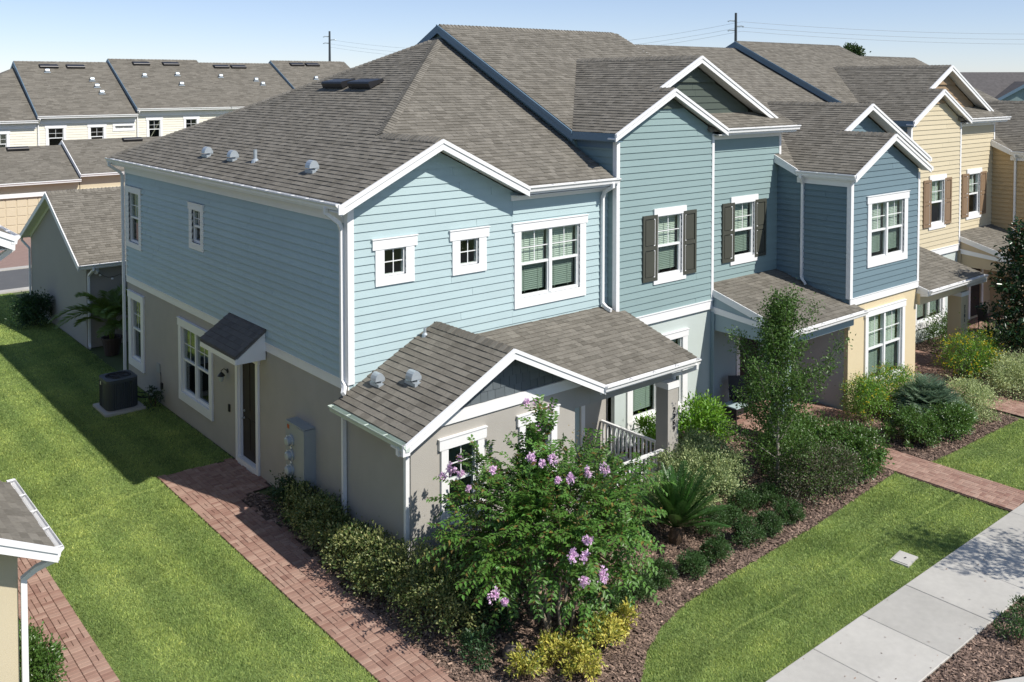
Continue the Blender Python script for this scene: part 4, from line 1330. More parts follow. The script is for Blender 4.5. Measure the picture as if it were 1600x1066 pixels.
        c = MB(); c.box(P(21.18, -2.54, -dz), P(21.66, -2.10, 2.46)); c.box(P(21.165, -2.555, -dz), P(21.675, -2.085, 0.14 - dz)); co = c.build('porch_column', low, h)
        c = MB(); c.box(P(21.16, -2.56, 2.32), P(21.68, -2.08, 2.46)); c.build('column_cap', M_WHITE, co)
        if num:
            number(h, num, (21.42 + dx, -2.552, 1.90), 0.17, M_DKGREY, (math.radians(90), 0, 0))
        downspout(h, [P(22.28, -2.82, 2.82), P(22.28, -2.82, 2.74), P(22.0, -2.5, 2.60), P(21.72, -2.32, 2.52), P(21.72, -2.32, 0.1)], (1, 0, 0))
    for aa, bb in (((14.70, 13.9, 0), (21.9, 14.0, 7.0)), ((14.72, 3.0, 0.1), (21.8, 3.1, 7.6)), ((21.82, -0.3, 0), (21.92, 13.9, 6.9))):
        q = MB(); q.box(P(*aa), P(*bb)); q.build('inner_wall', MATS['room_wall'], h)
    q = MB(); q.box(P(14.75, -2.25, 3.05), P(18.4, 3.0, 3.15)); q.build('upper_floor', M_DOOR, h)
    finish_shingles(h, pieces)
    return h


PAL_B = (M_SIDE_B, M_OLIVE, M_SHUT_B, M_TRIMBLUE, M_ST_B, M_ST_BE, M_ST_BE)
PAL_D = (M_SIDE_D, M_BROWN, M_SHUT_D, M_TRIMBLUE, M_ST_B, M_ST_D, M_ST_D)
build_house_b(0, 0, PAL_B, 'grey green townhouse with dark olive shutters, second from the light blue end house', 300)
build_house_c(0, 0, (M_SIDE_C, M_ST_C, M_ST_GR, M_TRIMBLUE, M_SIDE_C), 'slate blue townhouse with cream stucco ground floor and projecting gabled box', 300, num='7\n3\n8\n1')
build_house_b(14.7, -0.1, PAL_D, 'pale yellow townhouse with brown shutters beside the slate blue one', 0)
build_house_c(14.7, -0.15, (M_SIDE_E, M_ST_D, M_ST_D, M_TRIMBLUE, M_SIDE_E), 'tan townhouse cut off at the right edge, beyond the pale yellow one', 0, full=False)

# ------------------------------------------------------------------ neighbour on the left (mirror twin of house A, only its edge in view)


def build_left_house():
    h = thing('townhouse', 'sand coloured townhouse whose white gutters enter the picture at the left edge', 'house', (-9, 6.5, 0))
    MX = lambda x: -6.5 - x
    WLs = Wall((-6.5, -2.2, 0), (0, 1, 0))          # right wall faces +x
    wall_part(h, WLs, 0.125, 2.2, 0, 2.9, [], M_ST_L)
    wall_part(h, WLs, 2.2, 15.8, 0, 3.1, [], M_ST_L)
    w = wall_part(h, WLs, 2.2, 15.8, 3.1, 6.72, [], M_SIDE_D)
    boards(w, WLs, 2.3, 15.7, 3.29, 6.7, [], M_SIDE_D, seed=71, join=True)
    wall_part(h, Wall((-10.65, -2.2, 0), (1, 0, 0)), 0, 4.15, 0, 3.0, [], M_ST_L)
    w = wall_part(h, Wall((-13.85, 0, 0), (1, 0, 0)), 0, 7.22, 0, 6.78, [], M_SIDE_D)
    boards(w, Wall((-13.85, 0, 0), (1, 0, 0)), 0, 7.28, 3.1, 6.76, [], M_SIDE_D, seed=72, join=True)
    mb = MB(); WLs.box(mb, 2.2, 15.8, 3.10, 3.29, 0, 0.035); mb.build('band_board', M_WHITE, h)
    yf = -2.65
    zg = lambda x, y: 2.95 + 0.5 * (MX(x) + 0.36)
    A1 = pl(zg, (MX(-0.36), yf), (MX(2.08), yf), (MX(2.08), 0), (MX(-0.36), 0))
    zr = lambda x, y: 4.17 - 0.5 * (MX(x) - 2.08)
    B1 = pl(zr, (MX(2.08), yf), (MX(4.5), yf), (MX(4.5), 0), (MX(2.08), 0))
    r1 = roof_deck(h, [A1, B1], M_ROOF)
    shingles(h, r1, [A1], ((MX(-0.36), yf, 2.95), (0, 1, 0)), seed=73)
    shingles(h, r1, [B1], ((MX(4.5), yf, 2.95), (0, 1, 0)), seed=74)
    ap = V((-13.7, 6.95, 10.65)); c0 = V((-6.14, -0.42, 6.97)); c1 = V((-6.14, 14.05, 6.97)); c2 = V((-13.7, -0.42, 6.97))
    r2 = roof_deck(h, [[c0, ap, c1], [c0, c2, ap]], M_ROOF)
    shingles(h, r2, [[c0, ap, c1]], ((-6.14, -0.42, 6.97), (0, 1, 0)), seed=75)
    plank(h, 'fascia', (-6.145, yf, 2.76), (-6.145, 0, 2.76), (-0.03, 0, 0), (0, 0, 0.18), M_WHITE)
    plank(h, 'fascia', (-6.145, -0.4, 6.76), (-6.145, 14.0, 6.76), (-0.03, 0, 0), (0, 0, 0.19), M_WHITE)
    plank(h, 'soffit', (-6.175, -2.2, 2.74), (-6.175, 0, 2.74), (-0.32, 0, 0), (0, 0, 0.02), M_SOFFIT)
    plank(h, 'soffit', (-6.175, -0.4, 6.74), (-6.175, 13.9, 6.74), (-0.32, 0, 0), (0, 0, 0.02), M_SOFFIT)
    gutter(h, (-6.142, yf - 0.02, 2.93), (-6.142, 0.22, 2.93), (1, 0, 0))
    gutter(h, (-6.142, -0.47, 6.95), (-6.142, 14.05, 6.95), (1, 0, 0))
    rake(h, (MX(2.08), 4.18), (MX(-0.40), 2.94), (MX(4.5), 2.95), yf - 0.045, M_WHITE, h=0.20, soff=0.44)
    rake(h, (-8.5, 8.12), (-6.10, 6.95), (-10.9, 6.95), -0.465, M_WHITE, h=0.22, soff=0.42)
    downspout(h, [(-6.08, -2.50, 2.82), (-6.08, -2.50, 2.72), (-6.30, -2.36, 2.60), (-6.44, -2.26, 2.46), (-6.445, -2.26, 0.06)], (0, 1, 0))
    downspout(h, [(-6.08, -0.20, 6.84), (-6.08, -0.20, 6.72), (-6.36, -0.1, 6.50), (-6.44, 0.15, 6.36), (-6.44, 0.15, 3.4)], (0, 1, 0))
    q = MB(); q.box((-13.85, 13.5, 0), (-6.62, 13.6, 6.7)); q.build('wall', M_SIDE_D, h)
    finish_shingles(h, 60)


build_left_house()


# ------------------------------------------------------------------ detached grey garage behind house A
def build_garage():
    h = thing('garage', 'grey stucco gabled garage behind the light blue house, with string lights on its wall', 'garage', (3.3, 21.9, 0))
    y0, y1, x1 = 18.0, 25.75, 6.6
    ym = (y0 + y1) / 2
    WG = Wall((0, y1, 0), (0, -1, 0))
    L = y1 - y0
    zt = 3.10
    wall_part(h, WG, 0, L, 0, 5.0, [], M_ST_G, [(-0.5, 1, zt - 0.02), (0.5, 1, zt - 0.02 + 0.5 * L)])
    wall_part(h, Wall((0, y0, 0), (1, 0, 0)), 0.125, x1, 0, zt - 0.05, [], M_ST_G)
    wall_part(h, Wall((0.12, y1, 0), (1, 0, 0)), 0, x1 - 0.12, 0, zt - 0.05, [], M_ST_G, thick=0.12)
    q = MB(); q.box((x1 - 0.1, y0 + 0.13, 0), (x1, y1 - 0.02, zt)); q.build('wall', M_ST_G, h)
    ov = 0.32
    za = lambda x, y: zt + 0.08 + 0.505 * (y - y0)
    zb = lambda x, y: zt + 0.08 + 0.505 * (y1 - y)
    A = pl(za, (-0.32, y0 - ov), (x1 + .3, y0 - ov), (x1 + .3, ym), (-0.32, ym))
    B = pl(zb, (-0.32, ym), (x1 + .3, ym), (x1 + .3, y1 + ov), (-0.32, y1 + ov))
    rf = roof_deck(h, [A, B], M_ROOF)
    shingles(h, rf, [A], ((-0.32, y0 - ov, za(0, y0 - ov)), (1, 0, 0)), seed=81)
    caps(h, rf, (-0.3, ym, za(0, ym)), (x1 + .3, ym, za(0, ym)), (0, -0.447, 0.894), (0, 0.447, 0.894))
    for sgn, ya in ((1, y0 - ov), (-1, y1 + ov)):
        zz = za(0, y0 - ov); zp = za(0, ym)
        mb = MB(); mb.prism([V((-0.36, ya, zz)), V((-0.36, ym, zp)), V((-0.36, ym, zp - 0.20)), V((-0.36, ya, zz - 0.20))], V((0.04, 0, 0))); mb.build('rake_board', M_WHITE, h)
        mb = MB(); mb.prism([V((-0.32, ya, zz - 0.14)), V((-0.32, ym, zp - 0.14)), V((-0.32, ym, zp - 0.11)), V((-0.32, ya, zz - 0.11))], V((0.31, 0, 0))); mb.build('soffit', M_SOFFIT, h)
        mb = MB(); mb.prism([V((-0.03, ya + 0.3 * sgn, zz + 0.02)), V((-0.03, ym, zp - 0.13)), V((-0.03, ym, zp - 0.27)), V((-0.03, ya + 0.3 * sgn, zz - 0.12))], V((0.028, 0, 0))); mb.build('trim_board', M_WHITE, h)
    ze = za(0, y0 - ov)
    plank(h, 'fascia', (-0.32, y0 - ov - 0.0, ze - 0.19), (x1 + .3, y0 - ov, ze - 0.19), (0, 0.03, 0), (0, 0, 0.18), M_WHITE)
    plank(h, 'soffit', (-0.3, y0 - ov + 0.03, ze - 0.17), (x1, y0 - ov + 0.03, ze - 0.17), (0, 0.3, 0), (0, 0, 0.02), M_SOFFIT)
    gutter(h, (-0.36, y0 - ov - 0.003, ze - 0.02), (x1 + .3, y0 - ov - 0.003, ze - 0.02), (0, -1, 0))
    gutter(h, (x1 + .3, y1 + ov + 0.003, ze - 0.02), (-0.36, y1 + ov + 0.003, ze - 0.02), (0, 1, 0))
    downspout(h, [(0.12, y0 - ov - 0.07, ze - 0.12), (0.12, y0 - ov - 0.07, ze - 0.22), (0.06, y0 - 0.10, ze - 0.42), (0.06, y0 - 0.06, ze - 0.5), (0.06, y0 - 0.06, 0.16), (0.02, y0 - 0.25, 0.06)], (1, 0, 0))
    downspout(h, [(-0.25, y1 + ov + 0.05, ze - 0.12), (-0.25, y1 + ov + 0.05, ze - 0.25), (-0.06, y1 - 0.02, ze - 0.55), (-0.06, y1 - 0.04, 0.1)], (1, 0, 0))
    f = MB(); f.lathe((0.34, y0 - 0.001, 2.76), [(0.06, 0), (0.06, 0.04), (0.02, 0.06), (0.02, 0.14)], 10, (0, -1, 0))
    f.lathe((0.34, y0 - 0.14, 2.76), [(0.03, -0.03), (0.075, 0.03), (0.085, 0.16), (0.06, 0.16), (0.05, 0.10)], 12, (-0.6, -0.6, -0.5))
    f.build('security_light', M_WHITE, h)
    finish_shingles(h, 0)
    g = thing('string_lights', 'string of small clear bulbs strung along the grey garage wall', 'lights', (0.9, 17.9, 2.6))
    w = MB(); pts = []
    for i in range(19):
        t = i / 18
        pts.append((0.30 + 2.2 * t, 17.93 - 0.9 * t, 2.72 - 0.5 * t - 0.18 * math.sin(math.pi * ((t * 3) % 1))))
    w.tube(pts, 0.008, n=5); w.build('wire', M_BLACK, g)
    for i in range(1, 18, 3):
        p = V(pts[i])
        b = MB(); b.lathe(p - Z * 0.10, [(0.0, 0), (0.035, 0.015), (0.045, 0.04), (0.03, 0.075), (0.02, 0.09)], 10); b.build('bulb', pm('clear_bulb', (0.75, 0.75, 0.72), 0.1), g)
        b = MB(); b.lathe(p - Z * 0.02, [(0.022, 0), (0.022, 0.04)], 8); b.build('bulb_socket', M_BLACK, g)


build_garage()


# ------------------------------------------------------------------ tan garages and cream townhouses across the lane
def back_garage(x0, x1, ze, zr, label, vent):
    h = thing('garage', label, 'garage', ((x0 + x1) / 2, 50, 0), 'tan garages across the back lane')
    y0, ym, y1 = 46.5, 50.3, 54.1
    W = Wall((0, y0, 0), (1, 0, 0))
    op = (x0 + 1.2, x1 - 1.2, 0.0, 2.2)
    wall_part(h, W, x0, x1, 0, ze - 0.05, [op], M_ST_L)
    c = MB(); W.box(c, op[0] - 0.12, op[0], 0, 2.2, 0, 0.05); W.box(c, op[1], op[1] + 0.12, 0, 2.2, 0, 0.05); c.build('door_casing', M_WHITE, h)
    c = MB(); W.box(c, x0, x1, 2.24, 2.50, 0, 0.06); c.build('trim_board', M_WHITE, h)
    pan = pm('garage_door_panel', (0.60, 0.52, 0.37), 0.5, 0.03, 3, tone=0.04)
    g = MB(); W.box(g, op[0], op[1], 0, 2.2, -0.14, -0.10); d = g.build('garage_door', pan, h)
    for r_ in range(4):
        n = 8
        for i in range(n):
            a = op[0] + (op[1] - op[0]) * (i + 0.06) / n; b = op[0] + (op[1] - op[0]) * (i + 0.94) / n
            g = MB(); W.box(g, a, b, 0.05 + r_ * 0.54, 0.52 + r_ * 0.54, -0.10, -0.075); g.build('door_panel', pan, d)
    for a, b in (((x0, y0 + 0.13, 0), (x0 + 0.1, y1, ze)), ((x1 - 0.1, y0 + 0.13, 0), (x1, y1, ze)), ((x0 + 0.1, y1 - 0.1, 0), (x1 - 0.1, y1, ze))):
        q = MB(); q.box(a, b); q.build('wall', M_ST_L, h)
    k = (zr - ze) / (ym - y0 + 0.4)
    A = [V((x0 - 0.05, y0 - 0.4, ze)), V((x1, y0 - 0.4, ze)), V((x1, ym, zr)), V((x0 - 0.05, ym, zr))]
    B = [V((x0 - 0.05, ym, zr)), V((x1, ym, zr)), V((x1, y1 + 0.4, ze)), V((x0 - 0.05, y1 + 0.4, ze))]
    rf = roof_deck(h, [A, B], M_ROOF)
    shingles(h, rf, [A], ((x0, y0 - 0.4, ze), (1, 0, 0)), seed=int(x0 + 90), wmin=0.2, wmax=0.45)
    mb = MB(); mb.prism([V((x0 - 0.10, y0 - 0.4, ze)), V((x0 - 0.10, ym, zr)), V((x0 - 0.10, y1 + 0.4, ze)), V((x0 - 0.10, y1 + 0.4, ze - 0.25)), V((x0 - 0.10, ym, zr - 0.25)), V((x0 - 0.10, y0 - 0.4, ze - 0.25))], V((0.05, 0, 0))); mb.build('rake_board', M_WHITE, h)
    plank(h, 'soffit', (x0, y0 - 0.38, ze - 0.2), (x1, y0 - 0.38, ze - 0.2), (0, 0.38, 0), (0, 0, 0.02), M_SOFFIT)
    gutter(h, (x0 - 0.1, y0 - 0.40, ze - 0.02), (x1, y0 - 0.40, ze - 0.02), (0, -1, 0), size=1.3, hang=2)
    box_vent(h, (vent, ym - 0.35, zr - 0.35 * k + 0.02), X, V((0, 1, k)).normalized(), V((0, -k, 1)).normalized(), L=1.25)
    finish_shingles(h, 0)


back_garage(0.3, 7.5, 3.20, 5.10, 'tan garage with lower roof and panelled door, left of the pair across the lane', 4.75)
back_garage(7.55, 15.2, 3.50, 5.42, 'tan garage with the higher roof, right of the pair across the lane', 11.9)


def cream_house(x0, x1, ze, zr, label, wins, slot=None, hip=False, vents=(), small=(), dsx=None):
    h = thing('townhouse', label, 'house', ((x0 + x1) / 2, 64, 0), 'cream townhouses across the back lane')
    y0, ym, y1 = 58.5, 65.3, 72
    W = Wall((0, y0, 0), (1, 0, 0))
    ws = [win(a, b, ze - 2.55, ze - 0.72, side=0.18, head=0.24, sill=0.15, ear=0.05, blind=0) for a, b in wins]
    if slot:
        ws.append(win(slot[0], slot[1], ze - 1.32, ze - 0.72, side=0.17, head=0.20, sill=0.18, ear=0.0, blind=0, style='fixed4'))
    ops = [opening(s) for s in ws]
    wp = wall_part(h, W, x0, x1, 0, ze - 0.1, ops, M_SIDE_CR)
    boards(wp, W, x0 + 0.02, x1 - 0.08, 4.0, ze - 0.4, ops, M_SIDE_CR, seed=int(x0), maxlen=8, join=True, expo=0.19)
    for s in ws:
        make_window(h, W, s)
    q = MB(); W.box(q, x0, x1, ze - 0.62, ze - 0.12, 0.0, 0.05); q.build('frieze_board', M_WHITE, h)
    q = MB(); q.box((x0, y0 + 0.13, 0), (x0 + 0.1, y1, ze - 0.1)); q.box((x1 - 0.1, y0 + 0.13, 0), (x1, y1, ze - 0.1)); q.box((x0 + 0.1, y1 - 0.1, 0), (x1 - 0.1, y1, ze - 0.1)); q.build('wall', M_SIDE_CR, h)
    ya = y0 - 0.45
    if hip:
        xa = x0 - 0.45
        polys = [[V((xa, ya, ze)), V((x1, ya, ze)), V((x1, ym, zr))], [V((xa, ya, ze)), V((x1, ym, zr)), V((xa, y1, ze))]]
        rf = roof_deck(h, polys, M_ROOF)
        shingles(h, rf, [polys[0]], ((xa, ya, ze), (1, 0, 0)), seed=int(x0) + 200, wmin=0.3, wmax=0.6)
    else:
        A = [V((x0, ya, ze)), V((x1, ya, ze)), V((x1, ym, zr)), V((x0, ym, zr))]
        B = [V((x0, ym, zr)), V((x1, ym, zr)), V((x1, y1 + .4, ze)), V((x0, y1 + .4, ze))]
        rf = roof_deck(h, [A, B], M_ROOF)
        shingles(h, rf, [A], ((x0, ya, ze), (1, 0, 0)), seed=int(x0) + 200, wmin=0.3, wmax=0.6)
        caps(h, rf, (x0, ym, zr), (x1, ym, zr), (0, -0.4, 0.9), (0, 0.4, 0.9), step=0.3)
    if dsx is not None:
        mb = MB(); mb.prism([V((x0 - 0.05, ya, ze)), V((x0 - 0.05, ym, zr)), V((x0 - 0.05, y1, ze)), V((x0 - 0.05, y1, ze - 0.28)), V((x0 - 0.05, ym, zr - 0.28)), V((x0 - 0.05, ya, ze - 0.28))], V((0.05, 0, 0))); mb.build('rake_board', M_TRIMBLUE, h)
        q = MB(); q.prism([V((x0 + 0.01, y0, ze - 0.4)), V((x0 + 0.01, ym, zr - 0.2)), V((x0 + 0.01, y1, ze - 0.4))], V((0.1, 0, 0))); q.build('wall', M_SIDE_CR, h)
        downspout(h, [(x0 + 0.12 + dsx, y0 - 0.5, ze - 0.15), (x0 + 0.12 + dsx, y0 - 0.5, ze - 0.28), (x0 + 0.1 + dsx, y0 - 0.06, ze - 0.6), (x0 + 0.1 + dsx, y0 - 0.06, 0.1)], (1, 0, 0), w=0.06)
    k = (zr - ze) / (ym - ya)
    plank(h, 'soffit', (x0, ya + 0.02, ze - 0.24), (x1, ya + 0.02, ze - 0.24), (0, 0.42, 0), (0, 0, 0.02), M_SOFFIT)
    gutter(h, (x0 - 0.05, ya, ze - 0.02), (x1, ya, ze - 0.02), (0, -1, 0), size=1.5, hang=3)
    zz = lambda y: ze + k * (y - ya)
    n = V((0, -k, 1)).normalized()
    for v in vents:
        box_vent(h, (v, ym - 0.75, zz(ym - 0.75) + 0.02), X, V((0, 1, k)).normalized(), n, L=1.35, W_=0.6)
    for (a, b) in small:
        goose_vent(h, (a, b, zz(b)), n, (0, -1, 0), 1.7)
    finish_shingles(h, 0)


cream_house(0.6, 7.85, 6.50, 10.40, 'cream townhouse with hipped roof end, leftmost of the row across the lane', [(4.9, 6.05)], hip=True)
cream_house(7.85, 14.95, 6.80, 10.88, 'cream townhouse with a narrow slot window, second from left across the lane', [(8.45, 9.85), (11.4, 12.7)], slot=(13.2, 15.0 - 0.12), vents=(10.2, 12.2), small=((9.9, 63.8), (12.9, 62.6), (13.0, 61.7), (13.1, 60.8)), dsx=0.0)
cream_house(14.95, 22.5, 7.22, 11.17, 'cream townhouse whose roof ridge is highest, third from left across the lane', [(15.75, 17.0), (18.7, 19.95)], vents=(17.4, 19.9), small=((17.0, 62.6), (19.8, 62.8), (19.6, 61.3)), dsx=0.0)
cream_house(22.5, 29.5, 7.22, 10.95, 'cream townhouse half hidden behind the light blue roof, fourth across the lane', [(24.0, 25.3)], vents=(24.4, 26.0), small=((23.6, 62.8), (26.6, 62.2), (26.9, 61.5)))
cream_house(29.5, 37.3, 7.45, 11.23, 'cream townhouse showing only its roof end, rightmost across the lane', [], vents=(31.8, 33.4), small=((32.4, 62.0),), dsx=0.0)


# ------------------------------------------------------------------ dark roofed house far right
def far_house():
    h = thing('house', 'distant house with wide dark grey roof beyond the tan townhouse on the right', 'house', (118, 42, 0))
    c = V((120.0, 41.0, 0))
    u = V((0.642, -0.767, 0)).normalized()     # along the ridge
    n = V((-u.y, u.x, 0))
    if n.dot(CAM - c) < 0:
        n = -n
    ze, zr, hw, L = 6.2, 10.55, 7.0, 16
    A = [c - u * L + n * hw + Z * ze, c + u * L + n * hw + Z * ze, c + u * L + Z * zr, c - u * L + Z * zr]
    B = [c - u * L - n * hw + Z * ze, c + u * L - n * hw + Z * ze, c + u * L + Z * zr, c - u * L + Z * zr]
    dk = pm('dark_grey_shingle', (0.115, 0.108, 0.105), 0.9, 0.25, 2.5, spec=0.15)
    g0 = c + u * 4.6
    gl = [g0 + n * (hw + 0.6) + u * -4.0 + Z * 6.9, g0 + n * (hw + 0.6) + Z * 9.3, g0 + Z * 9.3 + n * 2.0, g0 + n * (hw + .6) + u * 4 + Z * 6.9]
    rf = roof_deck(h, [A, B, [gl[0], gl[1], gl[2], g0 + u * -4.0 + n * 5.9 + Z * 6.9], [gl[3], gl[1], gl[2], g0 + u * 4.0 + n * 5.9 + Z * 6.9]], dk)
    mb = MB()
    mb.obox(c - u * (L - .4) + n * (hw - 0.5), u * (2 * L - .8), -n * (2 * hw - 1), Z * (ze - 0.1)); mb.build('wall', M_ST_BE, h)
    mb = MB(); mb.prism([g0 + u * -3.8 + n * (hw + 0.1), g0 + u * 3.8 + n * (hw + 0.1), g0 + u * 3.8 + n * (hw + 0.1) + Z * 6.9, g0 + n * (hw + .1) + Z * 9.1, g0 + u * -3.8 + n * (hw + 0.1) + Z * 6.9], -n * 0.3); mb.build('gable_wall', M_SIDE_B, h)
    for sg in (-1, 1):
        mb = MB(); mb.prism([g0 + n * (hw + 0.65) + Z * 9.35, g0 + u * (4.1 * sg) + n * (hw + 0.65) + Z * 6.9, g0 + u * (4.1 * sg) + n * (hw + 0.65) + Z * 6.5, g0 + n * (hw + 0.65) + Z * 8.9], -n * 0.06); mb.build('rake_board', M_TRIMBLUE, h)


far_house()


# ------------------------------------------------------------------ power poles and lines
def pole(x, y, top, label, arms):
    h = thing('power_pole', label, 'pole', (x, y, 0), 'steel power poles behind the roofs')
    mb = MB(); mb.tube([(x, y, 0), (x, y, top)], 0.36, 0.20, 10); mb.build('pole', M_DKGREY, h)
    for z, sgn in arms:
        d = V((0.767, -0.642, 0)) * sgn
        a = MB(); a.tube([V((x, y, z)), V((x, y, z)) + d * 1.1 + Z * 0.1], 0.11, 0.08, 6); a.build('cross_arm', M_GALV, h)
        b = MB(); b.lathe(V((x, y, z)) + d * 1.1 + Z * -0.05, [(0.05, 0), (0.13, 0.06), (0.06, 0.14), (0.13, 0.2), (0.06, 0.3)], 8, d + Z * 0.2); b.build('insulator', M_GALV, h)


pole(89.4, 162.4, 20.0, 'distant power pole rising behind the cream roofs on the left', ((18.8, -1), (18.1, 1), (17.4, -1)))
pole(122.0, 81.5, 20.9, 'distant power pole rising behind the slate blue rake on the right', ((19.5, -1), (18.6, 1), (17.9, -1)))
M_WIRE = pm('power_wire', (0.30, 0.32, 0.34), 0.5)
for i, (za, zb) in enumerate(((19.4, 21.5), (18.5, 20.5), (17.8, 19.5))):
    wl_ = MB()
    a, b = V((122.8, 80.9, za)), V((245.0, -12.0, zb + 4))
    pts = []
    for k in range(25):
        t = k / 24
        p = a.lerp(b, t); p.z -= 5.0 * 4 * t * (1 - t) * 0.9
        pts.append(p)
    wl_.tube(pts, 0.028, n=4)
    o = wl_.build('power_line', M_WIRE)
    o['label'] = 'thin ' + ('top', 'middle', 'lowest')[i] + ' wire crossing the sky right of the power pole'; o['category'] = 'power line'; o['group'] = 'wires in the sky'
    wl_ = MB()
    b = V((89.4, 162.4, za - 1.2)); pts = []
    for k in range(17):
        t = k / 16
        p = a.lerp(b, t); p.z -= 3.5 * 4 * t * (1 - t)
        pts.append(p)
    wl_.tube(pts, 0.022, n=4)
    o = wl_.build('power_line', M_WIRE)
    o['label'] = 'faint ' + ('top', 'middle', 'lowest')[i] + ' wire strung between the two distant poles'; o['category'] = 'power line'; o['group'] = 'wires in the sky'

# ------------------------------------------------------------------ ground, lawns, beds, paving
def sheet(name, pts, z, m, kind='structure'):
    mb = MB(); mb.poly([(a, b, z) for a, b in pts]); return mb.build(name, m, None, kind=kind)


sheet('ground', [(-900, -900), (900, -900), (900, 900), (-900, 900)], -0.03, M_EARTH)
LAWNS = [
    ('side_lawn', [(-4.97, -9.5), (-1.89, -9.5), (-1.89, 5.61), (-0.03, 5.62), (-0.03, 18.0), (-0.03, 25.7), (0.0, 29.2), (-12, 29.2), (-12, 16), (-6.5, 15.8), (-6.5, 5.6), (-4.95, 5.6), (-4.95, 0)]),
    ('front_lawn', [(0.55, -7.98), (11.62, -7.98), (11.70, -5.32), (7.6, -5.62), (4.9, -5.66), (3.5, -5.75), (2.6, -5.95), (1.9, -6.25), (1.2, -6.75), (0.75, -7.4)]),
    ('front_lawn', [(12.95, -7.98), (17.6, -7.98), (17.75, -5.75), (13.3, -5.62), (12.95, -5.6)]),
    ('front_lawn', [(19.4, -7.98), (34, -7.98), (34, -5.6), (19.4, -5.6)]),
]


def in_poly(px, py, poly):
    ins = np.zeros(len(px), bool)
    n = len(poly)
    for i in range(n):
        x0, y0 = poly[i]; x1, y1 = poly[(i + 1) % n]
        c = ((y0 > py) != (y1 > py)) & (px < (x1 - x0) * (py - y0) / (y1 - y0 + 1e-12) + x0)
        ins ^= c
    return ins


NPR = np.random.default_rng(3)


def scatter(poly, dens):
    xs = [p[0] for p in poly]; ys = [p[1] for p in poly]
    A = (max(xs) - min(xs)) * (max(ys) - min(ys))
    n = int(A * dens)
    x = NPR.uniform(min(xs), max(xs), n); y = NPR.uniform(min(ys), max(ys), n)
    k = in_poly(x, y, poly)
    return x[k], y[k]


def in_view(x, y, z=0.0):
    th = math.radians(50.068)
    dx, dy = x - CAM.x, y - CAM.y
    dp = dx * math.cos(th) + dy * math.sin(th); rt = dx * math.sin(th) - dy * math.cos(th)
    px = 800 + 1464 * rt / np.maximum(dp, .1); py = 127 + 1464 * (CAM.z - z) / np.maximum(dp, .1)
    return dp, (dp > 1) & (px > -260) & (px < 1860) & (py < 1330)


def turf(name, poly):
    base = sheet(name, poly, 0.0, M_TURF)
    x, y = scatter(poly, 5200)
    d, v = in_view(x, y)
    keep = v & (NPR.random(len(x)) < np.clip((14.0 / np.maximum(d, 1)) ** 1.6, 0.03, 1.0))
    # worn seams and edges where the blades are short
    x, y, d = x[keep], y[keep], d[keep]
    x = x + NPR.normal(0, 0.022, len(x)); y = y + NPR.normal(0, 0.022, len(y))
    n = len(x)
    a = NPR.uniform(0, 2 * np.pi, n)
    hgt = NPR.uniform(0.018, 0.046, n) * (1 + 0.25 * np.sin(x * 2.1 + 0.7 * y) * np.sin(y * 1.3))
    wd = NPR.uniform(0.004, 0.009, n) * np.clip(d / 12.0, 1, 3.2)
    ln = NPR.uniform(0.0, 0.05, n)
    la = NPR.uniform(0, 2 * np.pi, n)
    p0 = np.stack([x - np.cos(a) * wd, y - np.sin(a) * wd, np.zeros(n)], 1)
    p1 = np.stack([x + np.cos(a) * wd, y + np.sin(a) * wd, np.zeros(n)], 1)
    p2 = np.stack([x + np.cos(la) * ln, y + np.sin(la) * ln, hgt], 1)
    f = np.arange(3 * n).reshape(-1, 3)
    mow = 0.35 * np.tanh(3 * np.sin(x * 5.7 + 0.35 * np.sin(y * 0.6))) if name == 'side_lawn' else 0.25 * np.tanh(3 * np.sin(y * 7.5 + 0.3 * np.sin(x)))
    patch = np.sin(x * 1.7 + 2.0 * np.sin(y * 0.9)) * np.sin(y * 1.1 + 1.3 * np.sin(x * 0.8)) + 0.6 * np.sin(x * 4.3 + 1.7 * np.sin(y * 3.1)) * np.sin(y * 3.7)
    tone = np.clip(NPR.normal(0, 0.5, n) + mow + patch * 0.38, -1.6, 2.0)
    dry = NPR.random(n) < 0.06 + 0.10 * (patch > 0.7)
    tone[dry] += 1.5
    # pale seams between strips of sod
    seam = (np.abs(y + 6.85 + 0.03 * np.sin(3 * x)) < 0.035) & (np.sin(x * 1.9) > -0.5) & (x > 1.5)
    seam |= (np.abs(y - (4.65 + (x + 4.06) * 0.27) - 0.05 * np.sin(4 * x)) < 0.06) & (x > -4.6) & (x < -1.9)
    tone[seam] = np.clip(tone[seam] * 0.5 + 0.9, -0.5, 1.6)
    hgt[seam] *= 0.6
    p2[:, 2] = hgt
    vv = np.stack([p0, p1, p2], 1).reshape(-1, 3)
    fast('grass', vv, f, tone, M_GRASS, None, kind='stuff')


for nm, po in LAWNS:
    turf(nm, po)

# mulch beds
BED_MAIN = [(0.55, -7.98), (0.75, -7.4), (1.2, -6.75), (1.9, -6.25), (2.6, -5.95), (3.5, -5.75), (4.9, -5.66), (7.6, -5.62), (11.70, -5.32), (11.75, -2.95),
            (11.3, -2.85), (11.3, -0.28), (7.27, -0.28), (7.27, -2.6), (4.15, -2.62), (4.15, -2.21), (-0.01, -2.21), (-0.01, 2.75), (-0.55, 3.45), (-0.85, 3.2), (-0.72, 1.0), (-0.98, -1.8), (-0.97, -4.9), (-0.9, -7.98)]
BED_C = [(12.95, -5.6), (13.3, -5.62), (17.75, -5.75), (17.9, -2.8), (18.5, -2.75), (18.5, -2.38), (14.6, -2.38), (14.6, -2.75), (13.0, -2.9)]
BED_D = [(19.15, -5.6), (34, -5.6), (34, -0.3), (22.1, -0.3), (22.1, -2.8), (19.15, -2.8)]
